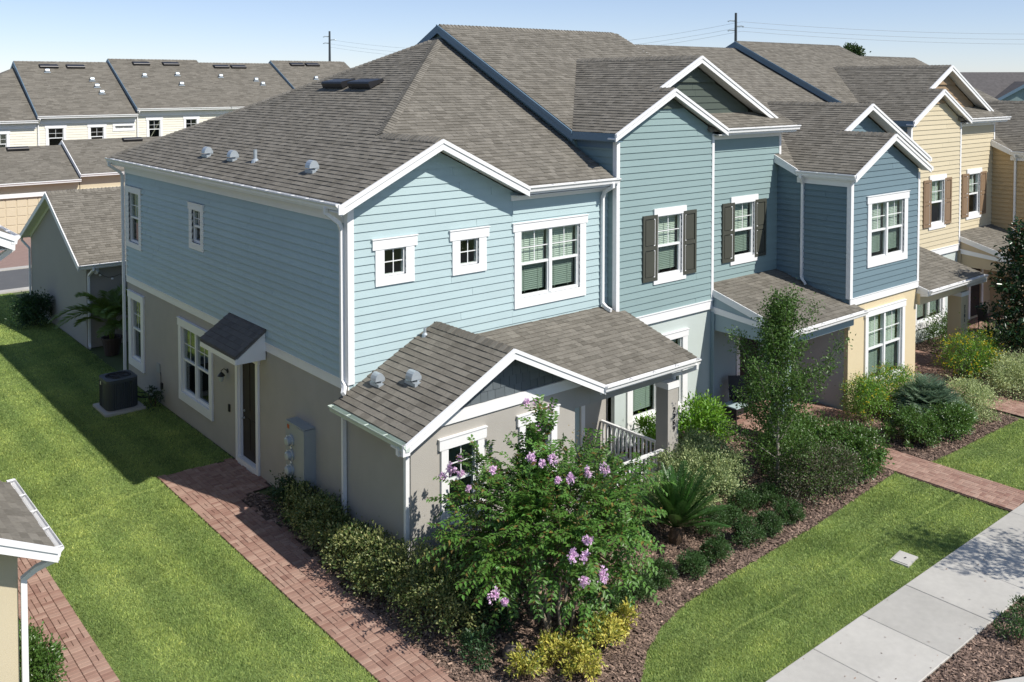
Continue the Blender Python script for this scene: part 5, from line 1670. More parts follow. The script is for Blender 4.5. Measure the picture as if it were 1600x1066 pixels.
BED_STREET = [(-2, -9.56), (34, -9.56), (34, -14.5), (9, -14.5), (6.8, -10.95), (5.6, -10.28), (3.2, -9.8), (-2, -9.8)]


def mulch(name, poly, dens):
    sheet(name, poly, 0.012, M_SOIL)
    x, y = scatter(poly, dens)
    d, v = in_view(x, y)
    k = v & (NPR.random(len(x)) < np.clip((16.0 / np.maximum(d, 1)) ** 1.5, 0.05, 1))
    x, y = x[k], y[k]
    n = len(x)
    a = NPR.uniform(0, 2 * np.pi, n); L = NPR.uniform(0.015, 0.055, n); w = NPR.uniform(0.006, 0.016, n)
    z = NPR.uniform(0.016, 0.045, n)
    ux, uy = np.cos(a), np.sin(a)
    tl = NPR.uniform(-0.4, 0.4, (n, 2))
    c = np.stack([x, y, z], 1)
    U = np.stack([ux * L, uy * L, tl[:, 0] * L], 1); W_ = np.stack([-uy * w, ux * w, tl[:, 1] * w], 1)
    vv = np.stack([c - U - W_, c + U - W_, c + U + W_, c - U + W_], 1).reshape(-1, 3)
    b = np.arange(n)[:, None] * 4
    f = np.concatenate([b + [0, 1, 2], b + [0, 2, 3]], 1).reshape(-1, 3)
    tone = np.repeat(np.clip(NPR.normal(-0.35, 0.5, n), -1, 1), 2)
    fast('bark_chips', vv, f, tone, M_CHIP, None, kind='stuff')


for nm, po, de in (('mulch_bed', BED_MAIN, 1500), ('mulch_bed', BED_C, 1100), ('mulch_bed', BED_D, 700), ('street_mulch_bed', BED_STREET, 1300)):
    mulch(nm, po, de)

# sidewalk of concrete slabs
sw = MB(); sw.poly([(-6, -9.54, 0.004), (40, -9.54, 0.004), (40, -7.97, 0.004), (-6, -7.97, 0.004)])
sw = sw.build('sidewalk', M_SANDJ, None, kind='structure')
xs = [7.05 - 1.52 * k for k in range(8, 0, -1)] + [7.05 + 1.52 * k for k in range(0, 20)]
rs = random.Random(9)
for i in range(len(xs) - 1):
    g0 = 0.012 if abs(xs[i] - 7.05) < 0.01 or i % 6 == 2 else 0.004
    mb = MB()
    a, b = xs[i] + g0, xs[i + 1] - 0.004
    t = rs.uniform(-1, 1)
    mb.prism([V((a, -9.52, 0.03)), V((b, -9.52, 0.03)), V((b, -7.98, 0.03)), V((a, -7.98, 0.03))], (0, 0, -0.024), t)
    e = 0.012
    mb.poly([(a, -9.52, 0.03), (b, -9.52, 0.03), (b - e, -9.52 + e, 0.038), (a + e, -9.52 + e, 0.038)], t)
    mb.poly([(b, -9.52, 0.03), (b, -7.98, 0.03), (b - e, -7.98 - e, 0.038), (b - e, -9.52 + e, 0.038)], t)
    mb.poly([(b, -7.98, 0.03), (a, -7.98, 0.03), (a + e, -7.98 - e, 0.038), (b - e, -7.98 - e, 0.038)], t)
    mb.poly([(a, -7.98, 0.03), (a, -9.52, 0.03), (a + e, -9.52 + e, 0.038), (a + e, -7.98 - e, 0.038)], t)
    mb.poly([(a + e, -9.52 + e, 0.038), (b - e, -9.52 + e, 0.038), (b - e, -7.98 - e, 0.038), (a + e, -7.98 - e, 0.038)], t)
    mb.build('slab', M_CONC, sw)
# street curb and road
kb = MB()
cp = [(-3, -9.80), (3.2, -9.82), (5.27, -10.20), (5.96, -10.55), (6.9, -11.2), (9, -14.7), (34, -14.7)]
kb.sweep([V((a, b, 0.0)) for a, b in cp], [(-0.0, -0.05), (0.28, -0.05), (0.28, 0.05), (0.02, 0.06)], Z)
kb.build('street_curb', M_CONC, None, kind='structure')
sheet('street', [(-40, -24), (60, -24), (60, -9.7), (-40, -9.7)], -0.02, M_ASPH)

# back lane
sheet('back_lane', [(-60, 29.9), (120, 29.9), (120, 34.8), (-60, 34.8)], 0.0, M_ASPH)
for ya, yb in ((29.35, 29.9), (34.8, 35.3)):
    q = MB(); q.box((-60, ya, -0.02), (120, yb, 0.05)); q.build('lane_curb', M_CONC, None, kind='structure')
sheet('driveway', [(-60, 35.3), (120, 35.3), (120, 46.5), (-60, 46.5)], 0.006, M_DRIVE)
sheet('driveway', [(1.0, 25.8), (8, 25.8), (8, 29.35), (1.0, 29.35)], 0.006, M_DRIVE)


# brick paving
def brick_path(name, poly, along, border=None, pieces=300, seed=1, cell=0.2):
    """columns running along 'along' ('x' or 'y') of pavers: one across, or two laid side by side"""
    base = sheet(name, poly, 0.003, M_SANDJ)
    r = random.Random(seed)
    xs_ = [p[0] for p in poly]; ys_ = [p[1] for p in poly]
    out = []
    g = 0.004

    def put(x0, x1, y0, y1):
        p = [(x0 + g, y0 + g), (x1 - g, y0 + g), (x1 - g, y1 - g), (x0 + g, y1 - g)]
        cx, cy = (x0 + x1) / 2, (y0 + y1) / 2
        if not in_poly(np.array([cx]), np.array([cy]), poly)[0]:
            return
        d, v = in_view(np.array([cx]), np.array([cy]))
        if not v[0]:
            return
        out.append((d[0], p, max(-1, min(1, r.gauss(0, 0.55))), 0.030 + r.uniform(-0.002, 0.003)))
    lo, hi, l2, h2 = (min(xs_), max(xs_), min(ys_), max(ys_)) if along == 'y' else (min(ys_), max(ys_), min(xs_), max(xs_))
    c = lo
    while c < hi - 0.02:
        t = l2 - r.random() * 0.2
        while t < h2:
            if r.random() < 0.5:
                q = [(c, c + cell, t, t + cell / 2), (c, c + cell, t + cell / 2, t + cell)]
            else:
                q = [(c, c + cell / 2, t, t + cell), (c + cell / 2, c + cell, t, t + cell)]
            if r.random() < 0.25:
                q = [(c, c + cell, t, t + cell / 2)]; t -= cell / 2
            for a0, a1, b0, b1 in q:
                if along == 'y':
                    put(a0, a1, b0, b1)
                else:
                    put(b0, b1, a0, a1)
            t += cell
        c += cell
    out.sort(key=lambda o: o[0])
    J = MB()
    for i, (d, p, t, z) in enumerate(out):
        mb = MB() if i < pieces else J
        e = 0.006
        cx = sum(a for a, b in p) / 4; cy = sum(b for a, b in p) / 4
        top = [(a + (e if a < cx else -e), b + (e if b < cy else -e), z) for a, b in p]
        bot = [(a, b, z - 0.006) for a, b in p]
        low = [(a, b, 0.003) for a, b in p]
        mb.poly(top, t)
        for k in range(4):
            j = (k + 1) % 4
            mb.poly([bot[k], bot[j], top[j], top[k]], t)
            mb.poly([low[k], low[j], bot[j], bot[k]], t)
        if i < pieces:
            mb.build('brick', M_BRICK, base)
    if J.f:
        J.build('bricks', M_BRICK, base, kind='stuff')


brick_path('side_walkway', [(-1.88, -7.98), (-0.95, -7.98), (-0.98, -1.8), (-0.72, 1.0), (-0.85, 3.2), (-0.55, 3.5), (-0.01, 3.52), (-0.01, 5.60), (-1.88, 5.60)], 'y', seed=5)
brick_path('neighbour_walkway', [(-5.76, -9.0), (-4.96, -9.0), (-4.96, 5.5), (-5.76, 5.5)], 'y', seed=6)
brick_path('front_walkway', [(11.72, -7.96), (12.93, -7.96), (12.95, -2.95), (14.55, -2.8), (14.55, -0.05), (11.35, -0.05), (11.35, -2.8), (11.72, -2.95)], 'y', seed=7)
brick_path('front_walkway', [(17.95, -7.96), (19.1, -7.96), (19.1, -2.85), (22.0, -2.7), (22.0, -0.35), (18.55, -0.35), (18.55, -2.7), (17.95, -2.9)], 'y', seed=8, pieces=200)
brick_path('front_walkway', [(25.9, -2.8), (29.2, -2.8), (29.2, -0.05), (25.9, -0.05)], 'x', seed=9, pieces=0)

# utility lid in the front lawn
t = thing('utility_lid', 'pale concrete utility box lid set in the front lawn by the sidewalk', 'utility lid', (7.97, -7.46, 0))
a = V((7.95, -7.24, 0)); 
mb = MB(); mb.obox((7.72, -7.70, 0.0), (0.50, 0.06, 0), (-0.03, 0.36, 0), (0, 0, 0.035)); mb.build('frame', M_CONC, t)
mb = MB(); mb.obox((7.755, -7.665, 0.035), (0.43, 0.05, 0), (-0.025, 0.295, 0), (0, 0, 0.012), 1.0); lid = mb.build('lid', M_CONC, t)
mb = MB(); mb.box((7.93, -7.52, 0.047), (8.0, -7.49, 0.050)); mb.build('lifting_slot', M_BLACK, lid)

# scrap, rock, fallen leaves by the yellow shrubs
mb = MB(); r_ = random.Random(4)
g_ = [[V((0.08 + 0.065 * i + r_.uniform(-.02, .02), -5.40 + 0.06 * j + r_.uniform(-.02, .02), 0.05 + r_.uniform(0, 0.11))) for i in range(6)] for j in range(5)]
for j in range(4):
    for i in range(5):
        mb.poly([g_[j][i], g_[j][i + 1], g_[j + 1][i + 1]]); mb.poly([g_[j][i], g_[j + 1][i + 1], g_[j + 1][i]])
o = mb.build('plastic_scrap', pm('pale_grey_plastic', (0.55, 0.60, 0.62), 0.3))
o['label'] = 'crumpled pale grey plastic scrap lying in the mulch between yellow shrubs'; o['category'] = 'scrap'
mb = MB()
prof = [(0.0, 0.0), (0.17, 0.0), (0.19, 0.08), (0.14, 0.19), (0.06, 0.235), (0.0, 0.24)]
mb.lathe((0.10, -5.02, 0.0), prof, 9)
mb.v = [(x + 0.03 * math.sin(7 * y + 5 * z), y + 0.03 * math.sin(9 * x), z) for x, y, z in mb.v]
o = mb.build('rock', pm('brown_grey_rock', (0.16, 0.13, 0.11), 0.9, 0.3, 8, bump=0.6, bscale=30))
o['label'] = 'rounded brown grey rock in the mulch behind the pale scrap'; o['category'] = 'rock'

# ------------------------------------------------------------------ air conditioner
t = thing('air_conditioner', 'dark grey outdoor air conditioner unit on a concrete pad by the house wall', 'air conditioner', (-1.05, 11.15, 0))
mb = MB(); mb.box((-1.60, 10.55, 0), (-0.50, 11.75, 0.075)); mb.build('pad', M_CONC, t)


def rsq(cx, cy, hw, r, n=5):
    out = []
    for qx, qy, a0 in ((1, 1, 0), (-1, 1, 90), (-1, -1, 180), (1, -1, 270)):
        for i in range(n + 1):
            a = math.radians(a0 + 90 * i / n)
            out.append((cx + qx * (hw - r) + r * math.cos(a), cy + qy * (hw - r) + r * math.sin(a)))
    return out


cx, cy = -1.06, 11.16
mb = MB(); ring = rsq(cx, cy, 0.40, 0.14)
mb.prism([V((a, b, 0.08)) for a, b in ring], (0, 0, 0.80)); body = mb.build('body', M_DKGREY, t)
mb = MB(); rb = rsq(cx, cy, 0.425, 0.15, 6)
for i in range(0, len(rb)):
    a = V((*rb[i], 0)); b = V((*rb[(i + 1) % len(rb)], 0))
    for k in range(max(1, int((b - a).length / 0.06))):
        p = a.lerp(b, k / max(1, int((b - a).length / 0.06)))
        d = (p - V((cx, cy, 0))).normalized()
        sd = d.cross(Z)
        mb.obox(p - sd * 0.016 - d * 0.03 + Z * 0.10, sd * 0.032, d * 0.035, Z * 0.74)
mb.build('louvre_panel', M_DKGREY, t)
mb = MB(); ro, ri = rsq(cx, cy, 0.435, 0.16, 6), rsq(cx, cy, 0.34, 0.30, 6)
for i in range(len(ro)):
    j = (i + 1) % len(ro)
    mb.poly([(*ro[i], 0.93), (*ro[j], 0.93), (*ri[j], 0.945), (*ri[i], 0.945)])
    mb.poly([(*ro[i], 0.84), (*ro[j], 0.84), (*ro[j], 0.93), (*ro[i], 0.93)])
    mb.poly([(*ri[i], 0.945), (*ri[j], 0.945), (*ri[j], 0.87), (*ri[i], 0.87)])
mb.build('top_cap', M_DKGREY, t)
mb = MB()
for rr in (0.06, 0.12, 0.18, 0.24, 0.30):
    pts = [(cx + rr * math.cos(a * math.pi / 12), cy + rr * math.sin(a * math.pi / 12), 0.948) for a in range(25)]
    mb.tube(pts, 0.005, n=4)
for a in range(8):
    c_, s_ = math.cos(a * math.pi / 4), math.sin(a * math.pi / 4)
    mb.tube([(cx, cy, 0.950), (cx + 0.34 * c_, cy + 0.34 * s_, 0.945)], 0.006, n=4)
mb.build('fan_grille', M_BLACK, t)
mb = MB()
for a in range(4):
    c_, s_ = math.cos(a * math.pi / 2 + .4), math.sin(a * math.pi / 2 + .4)
    u_, v_ = V((c_, s_, 0)), V((-s_, c_, 0))
    mb.obox(V((cx, cy, 0.89)) + u_ * 0.05 - v_ * 0.07, u_ * 0.25, v_ * 0.14 + Z * 0.02, Z * 0.005)
mb.lathe((cx, cy, 0.885), [(0.05, 0), (0.05, 0.03), (0, 0.035)], 10)
mb.build('fan', M_DKGREY, t)
mb = MB(); mb.tube([(-0.66, 11.0, 0.30), (-0.45, 10.95, 0.22), (-0.2, 10.92, 0.20), (-0.02, 10.9, 0.34)], 0.028); mb.tube([(-0.66, 11.1, 0.42), (-0.4, 11.1, 0.30), (-0.02, 11.0, 0.40)], 0.014); mb.build('refrigerant_line', M_BLACK, t)
mb = MB(); mb.box((cx - 0.437, cy + 0.13, 0.72), (cx - 0.43, cy + 0.22, 0.82)); mb.build('rating_sticker', pm('pale_sticker', (0.55, 0.55, 0.45)), t)


# ------------------------------------------------------------------ porch furniture
def porch_chair(x, y, rz, label):
    t = thing('patio_chair', label, 'chair', (x, y, 0.03), 'dark patio chairs on the porches')
    c, s = math.cos(rz), math.sin(rz)
    f, sd = V((c, s, 0)), V((-s, c, 0))
    o = V((x, y, 0.03))
    mb = MB(); mb.obox(o - f * 0.24 - sd * 0.25 + Z * 0.40, f * 0.48, sd * 0.5, Z * 0.04); mb.build('seat', M_BLACK, t)
    mb = MB(); mb.obox(o - f * 0.22 - sd * 0.25 + Z * 0.44, f * -0.14 + Z * 0.55, sd * 0.5, f * 0.03); mb.build('backrest', M_BLACK, t)
    for a in (-1, 1):
        for b in (-1, 1):
            mb = MB(); mb.tube([o + f * 0.22 * a + sd * 0.23 * b, o + f * 0.21 * a + sd * 0.23 * b + Z * 0.41], 0.016); mb.build('leg', M_BLACK, t)
        mb = MB(); mb.tube([o + f * 0.22 + sd * 0.25 * a + Z * 0.4, o + f * 0.22 + sd * 0.26 * a + Z * 0.62, o - f * 0.26 + sd * 0.26 * a + Z * 0.64], 0.016); mb.build('armrest', M_BLACK, t)


porch_chair(12.05, -0.62, -2.2, 'black patio chair on the grey green house porch behind the young tree')
porch_chair(26.25, -1.25, -0.4, 'black patio chair on the yellow house porch by the magnolia')
t = thing('side_table', 'low dark side table with pale top on the grey green house porch', 'table', (11.62, -0.75, 0.03))
mb = MB(); mb.box((11.36, -1.0, 0.42), (11.9, -0.5, 0.45)); mb.build('tabletop', pm('pale_table_top', (0.42, 0.52, 0.52), 0.4), t)
mb = MB(); mb.box((11.36, -1.0, 0.24), (11.9, -0.5, 0.415)); mb.build('apron', M_BLACK, t)
for a in (11.38, 11.85):
    for b in (-0.98, -0.55):
        mb = MB(); mb.box((a, b, 0.03), (a + 0.03, b + 0.03, 0.24)); mb.build('leg', M_BLACK, t)
t = thing('side_table', 'small round grey table beside the black chair by the magnolia', 'table', (26.55, -2.05, 0.03))
mb = MB(); mb.lathe((26.55, -2.05, 0.62), [(0.36, 0), (0.36, 0.03), (0, 0.031)], 20); mb.build('tabletop', M_METER, t)
for i in range(3):
    a = i * 2.1
    mb = MB(); mb.tube([(26.55 + 0.3 * math.cos(a), -2.05 + 0.3 * math.sin(a), 0.03), (26.55 + 0.18 * math.cos(a), -2.05 + 0.18 * math.sin(a), 0.62)], 0.014); mb.build('leg', M_BLACK, t)

# fallen leaves on paving and lawn edge
n = 90
lx = np.concatenate([NPR.uniform(3.5, 9.5, n // 2), NPR.uniform(-1.8, -0.8, n // 2)]); ly = np.concatenate([NPR.uniform(-9.5, -8.0, n // 2), NPR.uniform(-5, 3.0, n // 2)])
a = NPR.uniform(0, 6.28, n); L = NPR.uniform(0.008, 0.026, n)
c = np.stack([lx, ly, np.full(n, 0.046)], 1)
u_ = np.stack([np.cos(a) * L, np.sin(a) * L, np.full(n, 0.004)], 1); w_ = np.stack([-np.sin(a) * L * .45, np.cos(a) * L * .45, np.full(n, 0.003)], 1)
vv = np.stack([c - u_, c - w_, c + u_, c + w_], 1).reshape(-1, 3)
b = np.arange(n)[:, None] * 4
fast('fallen_leaves', vv, np.concatenate([b + [0, 1, 2], b + [0, 2, 3]], 1).reshape(-1, 3), np.repeat(NPR.uniform(-1, 0.6, n), 2), M_CHIP, None, kind='stuff')

# ------------------------------------------------------------------ plants
def unit(a):
    return a / np.maximum(np.linalg.norm(a, axis=1, keepdims=True), 1e-9)


def leaf_arrays(pos, axis, nor, L, W, fold=0.25):
    """two-triangle folded leaves: base at pos, pointing along axis, face towards nor"""
    axis = unit(axis)
    sd = unit(np.cross(axis, nor))
    up = np.cross(sd, axis)
    L = np.asarray(L).reshape(-1, 1); W = np.asarray(W).reshape(-1, 1)
    b = pos
    tip = pos + axis * L - up * (L * 0.12)
    m = pos + axis * (L * 0.48)
    l = m + sd * W * 0.5 + up * (W * fold)
    r = m - sd * W * 0.5 + up * (W * fold)
    n = len(pos)
    v = np.stack([b, l, tip, r], 1).reshape(-1, 3)
    i = np.arange(n)[:, None] * 4
    f = np.concatenate([i + [0, 2, 1], i + [0, 3, 2]], 1).reshape(-1, 3)
    return v, f


def leaf_mesh(name, pos, axis, nor, L, W, tone, m, parent, **p):
    v, f = leaf_arrays(pos, axis, nor, L, W)
    return fast(name, v, f, np.repeat(tone, 2), m, parent, **p)


def lumps(d, rng, k=9, amp=0.22):
    """lumpy radius factor for directions d"""
    c = unit(rng.normal(size=(k, 3)))
    s = rng.uniform(-1, 1, k)
    return 1 + amp * np.sum(s[None, :] * np.exp(-((1 - d @ c.T) / 0.22)), axis=1)


def shrub(name, label, cat, x, y, rx, ry, h, n, L, W, m, group=None, seed=1, z0=0.0, boxy=2.0, mean=0.0, sd=0.4, rot=0.0, amp=0.25, stems=5,
          low=0.05, flowers=None, erect=0.35, mix=None, clump=1.0):
    """leafy clumps spread over a lumpy body, with a looser core behind them"""
    rng = np.random.default_rng(seed)
    t = thing(name, label, cat, (x, y, z0), group)
    hz = (h - low) / 2
    ext = np.array([rx, ry, hz])
    rm = (rx * ry * hz) ** (1 / 3)
    K = max(14, int(n / 75))
    d = unit(rng.normal(size=(K, 3)) * [1, 1, 0.95])
    d[:, 2] = np.where(d[:, 2] < -0.7, -d[:, 2], d[:, 2])
    k = (np.abs(d[:, 0]) ** boxy + np.abs(d[:, 1]) ** boxy + np.abs(d[:, 2]) ** boxy) ** (-1 / boxy)
    rad = k * lumps(d, rng, amp=amp) * rng.uniform(0.72, 1.02, K)
    cc = d * rad[:, None] * ext
    idx = rng.integers(0, K, n)
    sg = 0.17 * rm * clump * rng.uniform(0.6, 1.3, K)
    off = rng.normal(size=(n, 3)) * sg[idx][:, None]
    p = cc[idx] + off + unit(d * [1, 1, 1.2])[idx] * (0.35 * sg[idx][:, None])
    ct = rng.normal(0, 0.28, K)[idx]
    core = rng.random(n) < 0.22
    u = unit(rng.normal(size=(n, 3))) * (rng.random((n, 1)) ** 0.4) * 0.72
    p[core] = (u * ext)[core]
    ax = unit(off / (sg[idx][:, None] + 1e-6) * 0.5 + d[idx] * 0.5 + rng.normal(size=(n, 3)) * 0.45 + [0, 0, erect])
    nor = unit(d[idx] * 0.6 + [0, 0, 0.7] + rng.normal(size=(n, 3)) * 0.5)
    p += [x, y, z0 + low + hz]
    p[:, 2] = np.maximum(p[:, 2], z0 + 0.03 + 0.05 * rng.random(n))
    tone = np.clip(rng.normal(mean, sd, n) + ct, -1.3, 1.6)
    kk = rng.uniform(0.7, 1.25, n)
    q = np.zeros(n, bool) if mix is None else (rng.random(n) < mix[0])
    leaf_mesh('foliage', p[~q], ax[~q], nor[~q], (L * kk)[~q], (W * kk)[~q], tone[~q], m, t, kind='stuff')
    if mix is not None:
        leaf_mesh('foliage', p[q], ax[q], nor[q], (L * kk)[q], (W * kk)[q], tone[q], mix[1], t, kind='stuff')
    sm = MB()
    for i in range(stems):
        a = 2 * math.pi * i / stems + rng.uniform(-.4, .4)
        e = V((x + rx * 0.55 * math.cos(a), y + ry * 0.55 * math.sin(a), z0 + h * rng.uniform(0.5, 0.8)))
        b = V((x + 0.06 * math.cos(a), y + 0.06 * math.sin(a), z0))
        sm.tube([b, b.lerp(e, 0.5) + Z * 0.05, e], 0.014, 0.006, 5)
    sm.build('stem', M_TWIG, t)
    if flowers:
        nf, fm, fs = flowers
        fi = rng.integers(0, K, nf)
        fp = cc[fi] + unit(d)[fi] * (1.5 * sg[fi][:, None]) + rng.normal(size=(nf, 3)) * sg[fi][:, None] * 0.6 + [x, y, z0 + low + hz]
        pos = np.repeat(fp, 4, axis=0) + rng.normal(size=(nf * 4, 3)) * fs * 0.4
        leaf_mesh('flowers', pos, unit(rng.normal(size=pos.shape) + [0, 0, .6]), unit(rng.normal(size=pos.shape) + [0, 0, 1]), np.full(len(pos), fs), np.full(len(pos), fs * .8), rng.uniform(-1, 1, len(pos)), fm, t, kind='stuff')
    return t


# -- variegated hedge along the greige wall, then round the corner
G_H = 'variegated shrubs along the greige wall'
for i, (x, y, rx, ry, h, lab) in enumerate((
        (-0.33, 1.95, 0.32, 0.45, 0.72, 'dark green shrub below the meter cabinet, farthest of the wall hedge'),
        (-0.38, 1.10, 0.36, 0.55, 0.82, 'variegated shrub beside the meter cabinet, second in the wall hedge'),
        (-0.45, 0.15, 0.42, 0.60, 0.85, 'variegated shrub in front of the middle downspout'),
        (-0.48, -0.85, 0.44, 0.60, 0.80, 'variegated shrub in the middle of the wing side wall'),
        (-0.50, -1.80, 0.46, 0.60, 0.85, 'variegated shrub just before the house corner downspout'),
        (-0.38, -2.75, 0.50, 0.60, 0.95, 'yellow mottled shrub right at the porch wing corner'),
        (-0.30, -3.70, 0.58, 0.62, 0.95, 'yellow mottled shrub at the walkway edge, nearest end of the wall hedge'))):
    shrub('variegated_shrub', lab, 'shrub', x, y, rx, ry, h, 4200 if i else 2600, 0.060, 0.034, L_VAR if i else L_DARK, G_H, seed=20 + i, boxy=2.6, mean=-0.35, sd=0.6)
shrub('variegated_shrub', 'dark mottled shrub below the porch wing window, behind the crape myrtle', 'shrub', 0.75, -3.05, 0.75, 0.55, 1.0, 6000, 0.06, 0.034, L_VAR, G_H, seed=28, mean=-0.6, sd=0.5)
shrub('dark_shrub', 'dark green shrub in the shade left of the crape myrtle trunks', 'shrub', 0.35, -4.05, 0.55, 0.5, 0.8, 4000, 0.06, 0.035, L_DARK, seed=29)
shrub('dark_shrub', 'dark green shrub under the right half of the crape myrtle', 'shrub', 2.1, -3.1, 0.7, 0.5, 0.8, 4000, 0.06, 0.035, L_DARK, seed=30)
shrub('dark_shrub', 'dark green shrub below the porch railing behind the crape myrtle', 'shrub', 3.6, -3.1, 0.7, 0.42, 0.65, 3500, 0.06, 0.035, L_DARK, seed=33)
shrub('low_plant', 'low green plant at the walkway edge left of the yellow shrubs', 'plant', -0.35, -4.75, 0.32, 0.30, 0.42, 700, 0.06, 0.03, L_DARK, seed=31, mean=0.3)

# -- golden shrubs in the front corner
G_Y = 'golden variegated shrubs in the front corner of the bed'
shrub('golden_shrub', 'yellow green shrub left of the pale scrap, nearest the brick walkway', 'shrub', -0.12, -5.55, 0.26, 0.26, 0.48, 900, 0.060, 0.028, L_YEL, G_Y, seed=41, mean=-0.25, sd=0.65, amp=0.35)
shrub('golden_shrub', 'bright yellow shrub right below the crape myrtle trunks', 'shrub', 0.48, -5.62, 0.29, 0.29, 0.55, 1300, 0.060, 0.028, L_YEL, G_Y, seed=42, mean=0.00, sd=0.65, amp=0.35)
shrub('golden_shrub', 'low bright yellow shrub at the front, lowest of the group', 'shrub', 0.62, -6.10, 0.28, 0.26, 0.42, 1100, 0.060, 0.028, L_YEL, G_Y, seed=43, mean=0.00, sd=0.65, amp=0.35)
shrub('golden_shrub', 'wide bright yellow shrub beside the curved mulch edge', 'shrub', 1.32, -5.75, 0.34, 0.31, 0.55, 1500, 0.060, 0.028, L_YEL, G_Y, seed=44, mean=-0.05, sd=0.65, amp=0.35)
shrub('golden_shrub', 'small yellow shrub touching the first dark round shrub', 'shrub', 1.90, -5.72, 0.22, 0.19, 0.55, 800, 0.060, 0.028, L_YEL, G_Y, seed=45, mean=0.35, sd=0.65, amp=0.35)

# -- row of small clipped shrubs along the bed edge
G_R = 'small dark clipped shrubs along the mulch edge'
spots = [(2.25, -5.20, 'first small dark shrub in the edge row, behind the yellow ones'), (2.95, -5.12, 'second small dark shrub in the edge row'),
         (3.55, -5.05, 'third small dark shrub in the edge row, below the sago palm'), (4.30, -5.22, 'fourth small dark shrub in the edge row'),
         (5.05, -5.22, 'fifth small dark shrub in the edge row, in front of the sago palm'), (6.12, -5.18, 'wide dark clipped shrub in the front edge row'),
         (6.80, -5.18, 'dark clipped shrub in the edge row, second from its right end'), (7.55, -5.15, 'dark clipped shrub ending the edge row beside the purple bush'),
         (5.85, -4.48, 'dark clipped shrub in the inner row, right beside the sago palm'), (6.50, -4.45, 'smallest dark clipped shrub of the inner row'),
         (7.12, -4.35, 'large dark clipped shrub of the inner row'), (7.85, -4.42, 'dark clipped shrub at the foot of the young tree')]
for i, (x, y, lab) in enumerate(spots):
    k = (1.0, 0.95, 0.95, 0.9, 0.95, 1.1, 0.95, 1.0, 1.15, 0.8, 1.1, 1.0)[i]
    shrub('clipped_shrub', lab, 'shrub', x, y, 0.30 * k, 0.28 * k, 0.44 * k, 3600, 0.040, 0.018, L_HOLLY, G_R, seed=60 + i, mean=0.15, sd=0.5, amp=0.10, erect=0.5, clump=0.75)

# -- larger bed shrubs
shrub('pale_hedge', 'large clipped pale variegated shrub right of the house number column', 'hedge', 7.0, -3.25, 0.95, 0.80, 1.05, 15000, 0.055, 0.030, L_PALE, 'pale variegated shrubs', seed=80, boxy=3.2, mean=-0.1, sd=0.6, amp=0.10, clump=0.7)
shrub('pale_hedge', 'pale variegated shrub behind the sago palm, below the porch railing', 'hedge', 5.55, -3.25, 0.80, 0.45, 0.62, 7500, 0.055, 0.030, L_PALE, 'pale variegated shrubs', seed=81, boxy=3.0, mean=-0.2, sd=0.65, amp=0.14)
shrub('pale_hedge', 'pale mottled shrub between the number column and the bright green bush', 'hedge', 8.1, -2.35, 0.65, 0.55, 0.85, 5500, 0.055, 0.030, L_PALE, 'pale variegated shrubs', seed=82, boxy=2.6, mean=-0.2, sd=0.65)
shrub('bright_bush', 'bright lime green bush under the grey green house window', 'bush', 9.45, -1.30, 0.75, 0.60, 1.10, 3600, 0.10, 0.048, L_LIME, seed=83, amp=0.3)
shrub('bright_bush', 'bright green bush seen behind the porch railing', 'bush', 7.95, -0.95, 0.45, 0.40, 0.95, 1300, 0.09, 0.045, L_LIME, seed=84, amp=0.3)
shrub('purple_bush', 'dull purple green bush beside the young tree at the lawn edge', 'bush', 8.95, -4.75, 0.75, 0.62, 1.05, 10000, 0.050, 0.026, L_PURP, seed=85, amp=0.28, sd=0.6, mean=0.1, mix=(0.35, L_ELM))
shrub('purple_bush', 'smaller dull purple green bush joining the glossy hedge', 'bush', 9.85, -4.85, 0.55, 0.50, 0.85, 6000, 0.050, 0.026, L_PURP, seed=86, amp=0.28, sd=0.6, mean=0.1, mix=(0.35, L_ELM))
shrub('dark_shrub', 'dark shrub in the shade left of the young tree trunk', 'shrub', 7.75, -3.55, 0.40, 0.36, 0.7, 1500, 0.05, 0.028, L_DARK, seed=87)
shrub('glossy_hedge', 'rounded glossy green hedge end beside the brick front walkway', 'hedge', 11.00, -4.50, 0.78, 0.82, 0.92, 11000, 0.065, 0.038, L_VIB, 'glossy green hedge left of the front walkway', seed=88, boxy=2.7, amp=0.15, clump=0.7)
shrub('glossy_hedge', 'glossy green hedge further back along the front walkway', 'hedge', 11.00, -3.25, 0.74, 0.78, 0.82, 9000, 0.065, 0.038, L_VIB, 'glossy green hedge left of the front walkway', seed=89, boxy=2.5, amp=0.15)
shrub('glossy_hedge', 'loose green shrub between purple bush and young tree crown', 'hedge', 9.9, -3.7, 0.95, 0.7, 0.85, 9000, 0.062, 0.034, L_VIB, 'glossy green hedge left of the front walkway', seed=90, amp=0.25)

